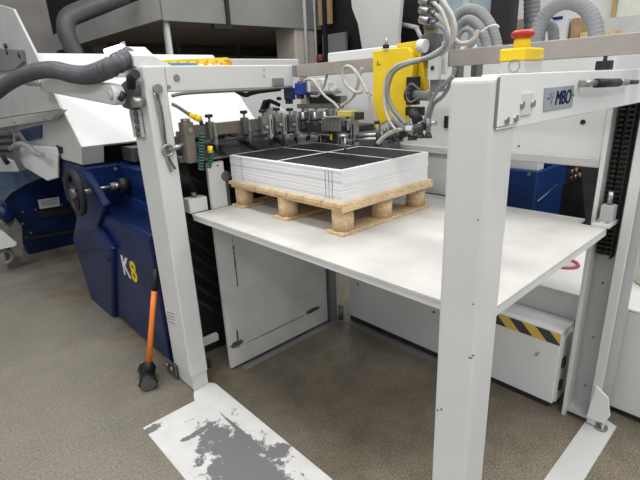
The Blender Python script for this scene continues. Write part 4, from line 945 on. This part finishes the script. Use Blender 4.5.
# canister
c = P(642, 284, 'Z', .58)
q = thing('canister', (c.x + .08, c.y - .01, .58), 'cream plastic canister standing on the white base at the right edge', 'canister')
cc_ = Vector((c.x + .06, c.y - .05, .58)); rr = .105
MB().tube([cc_ + Vector((0, 0, z)) for z in (.0, .01, .30, .335, .35)], rr, 28, [rr * .94, rr, rr, rr * .85, rr * .4]).build('canister_body', 'cream', q)
MB().cyl(cc_ + Vector((0, 0, .35)), cc_ + Vector((0, 0, .39)), .035, 18).build('cap', 'white2', q, .003)
# blue machine in the window gap
q = thing('blue_cabinet', (3.8, 1.4, 0), 'blue control cabinet seen through the gap beyond the platform', 'cabinet')
ya = P(538, 172, 'X', 3.3).y
MB().box(3.3, 3.82, ya, ya + 1.0, .0, .955).box(3.821, 4.5, ya, ya + 1.0, .76, .955).build('cabinet_body', 'blue2', q, .01)
MB().box(3.32, 3.42, ya + .01, ya + .9, .955, 1.03).build('white_top', 'white', q, .006)
sl = MB()
for k in range(9): sl.box(3.45 + k * .09, 3.48 + k * .09, ya + .005, ya + .3, .955, 1.0)
sl.build('vent_fin', 'blue', q)
for zz in (.73, .79, .85): MB().cyl((3.29, ya + .17, zz), (3.3, ya + .17, zz), .008, 10).build('indicator', 'dred', q)
MB().cyl((3.30, ya + .06, .93), (3.29, ya + .06, .93), .012, 8).build('screw', 'steel', q)
MB().cyl((3.34, ya - .005, .73), (3.7, ya - .005, .80), .003, 6).build('trim_wire', 'steel', q)
MB().box(3.86, 4.15, ya - .012, ya, .77, .91).build('socket_panel', 'gloom', q)
for k in range(6): MB().cyl((3.91 + (k % 3) * .09, ya - .03, .81 + (k // 3) * .055), (3.91 + (k % 3) * .09, ya - .012, .81 + (k // 3) * .055), .018, 10).build('socket', ('dred', 'steel', 'card')[(k + k // 3) % 3], q)
MB().box(3.84, 4.3, ya - .04, ya, .925, .937).build('light_strip', 'white2', q)
q = thing('dark_stand', (4.3, .8, 0), 'dark stand with a hanging cable in the gap beyond the platform, behind the blue cabinet', 'stand')
MB().box(4.65, 5.3, .3, 3.0, .0, 1.15).build('stand_body', 'gloom', q, .01)
MB().tube(smooth([(4.3, .95, .55), (4.25, .9, .72), (4.2, .85, .5), (4.2, .8, .1)], 6), .01, 8).build('cable', 'label', q)
q = thing('blue_conveyor', (4.4, -.2, 0), 'blue machine part seen right of the channel post above the canister', 'machine')
MB().box(3.6, 4.6, -.2, .72, .62, 1.08).build('conveyor_body', 'blue2', q, .01)
MB().cyl((3.58, -.2, .78), (3.58, .7, .80), .02).build('rail', 'steel', q)
MB().box(3.65, 4.5, -.15, .65, 0, .62).build('stand', 'gloom', q)
q = thing('grey_cabinet', (5.0, 1.0, 0), 'tall pale grey cabinet in the far background right of the channel post', 'cabinet')
MB().box(5.56, 6.05, -3.0, 3.0, 0, 1.45).build('cabinet_body', 'grey', q, .01)
MB().box(5.54, 5.56, -3.0, 3.0, .9, .92).build('shelf_edge', 'dark', q)

# ------------------------------------------------------------------ light
def area(name, loc, sx, sy, en, col=(1, .98, .95), rot=(0, 0, 0)):
    l = bpy.data.lights.new(name, 'AREA'); l.shape = 'RECTANGLE'; l.size = sx; l.size_y = sy; l.energy = en; l.color = col
    o = bpy.data.objects.new(name, l); C.objects.link(o); o.location = loc; o.rotation_euler = rot; return o
area('ceiling_light_row', (.4, .6, 4.6), .5, 7, 130)
area('ceiling_light_row', (-2.2, 1.5, 4.6), .5, 8, 120)
area('ceiling_light_row', (3.4, 1.5, 4.8), .6, 8, 110)
area('ceiling_light_row', (6.2, 3.0, 4.8), .6, 9, 110)
area('ceiling_light_row', (1.0, -3, 4.2), 5, .6, 70)
w = bpy.data.worlds.new('world'); S.world = w; w.use_nodes = True
w.node_tree.nodes['Background'].inputs[0].default_value = (.93, .96, 1, 1); w.node_tree.nodes['Background'].inputs[1].default_value = .55
S.view_settings.exposure = .1
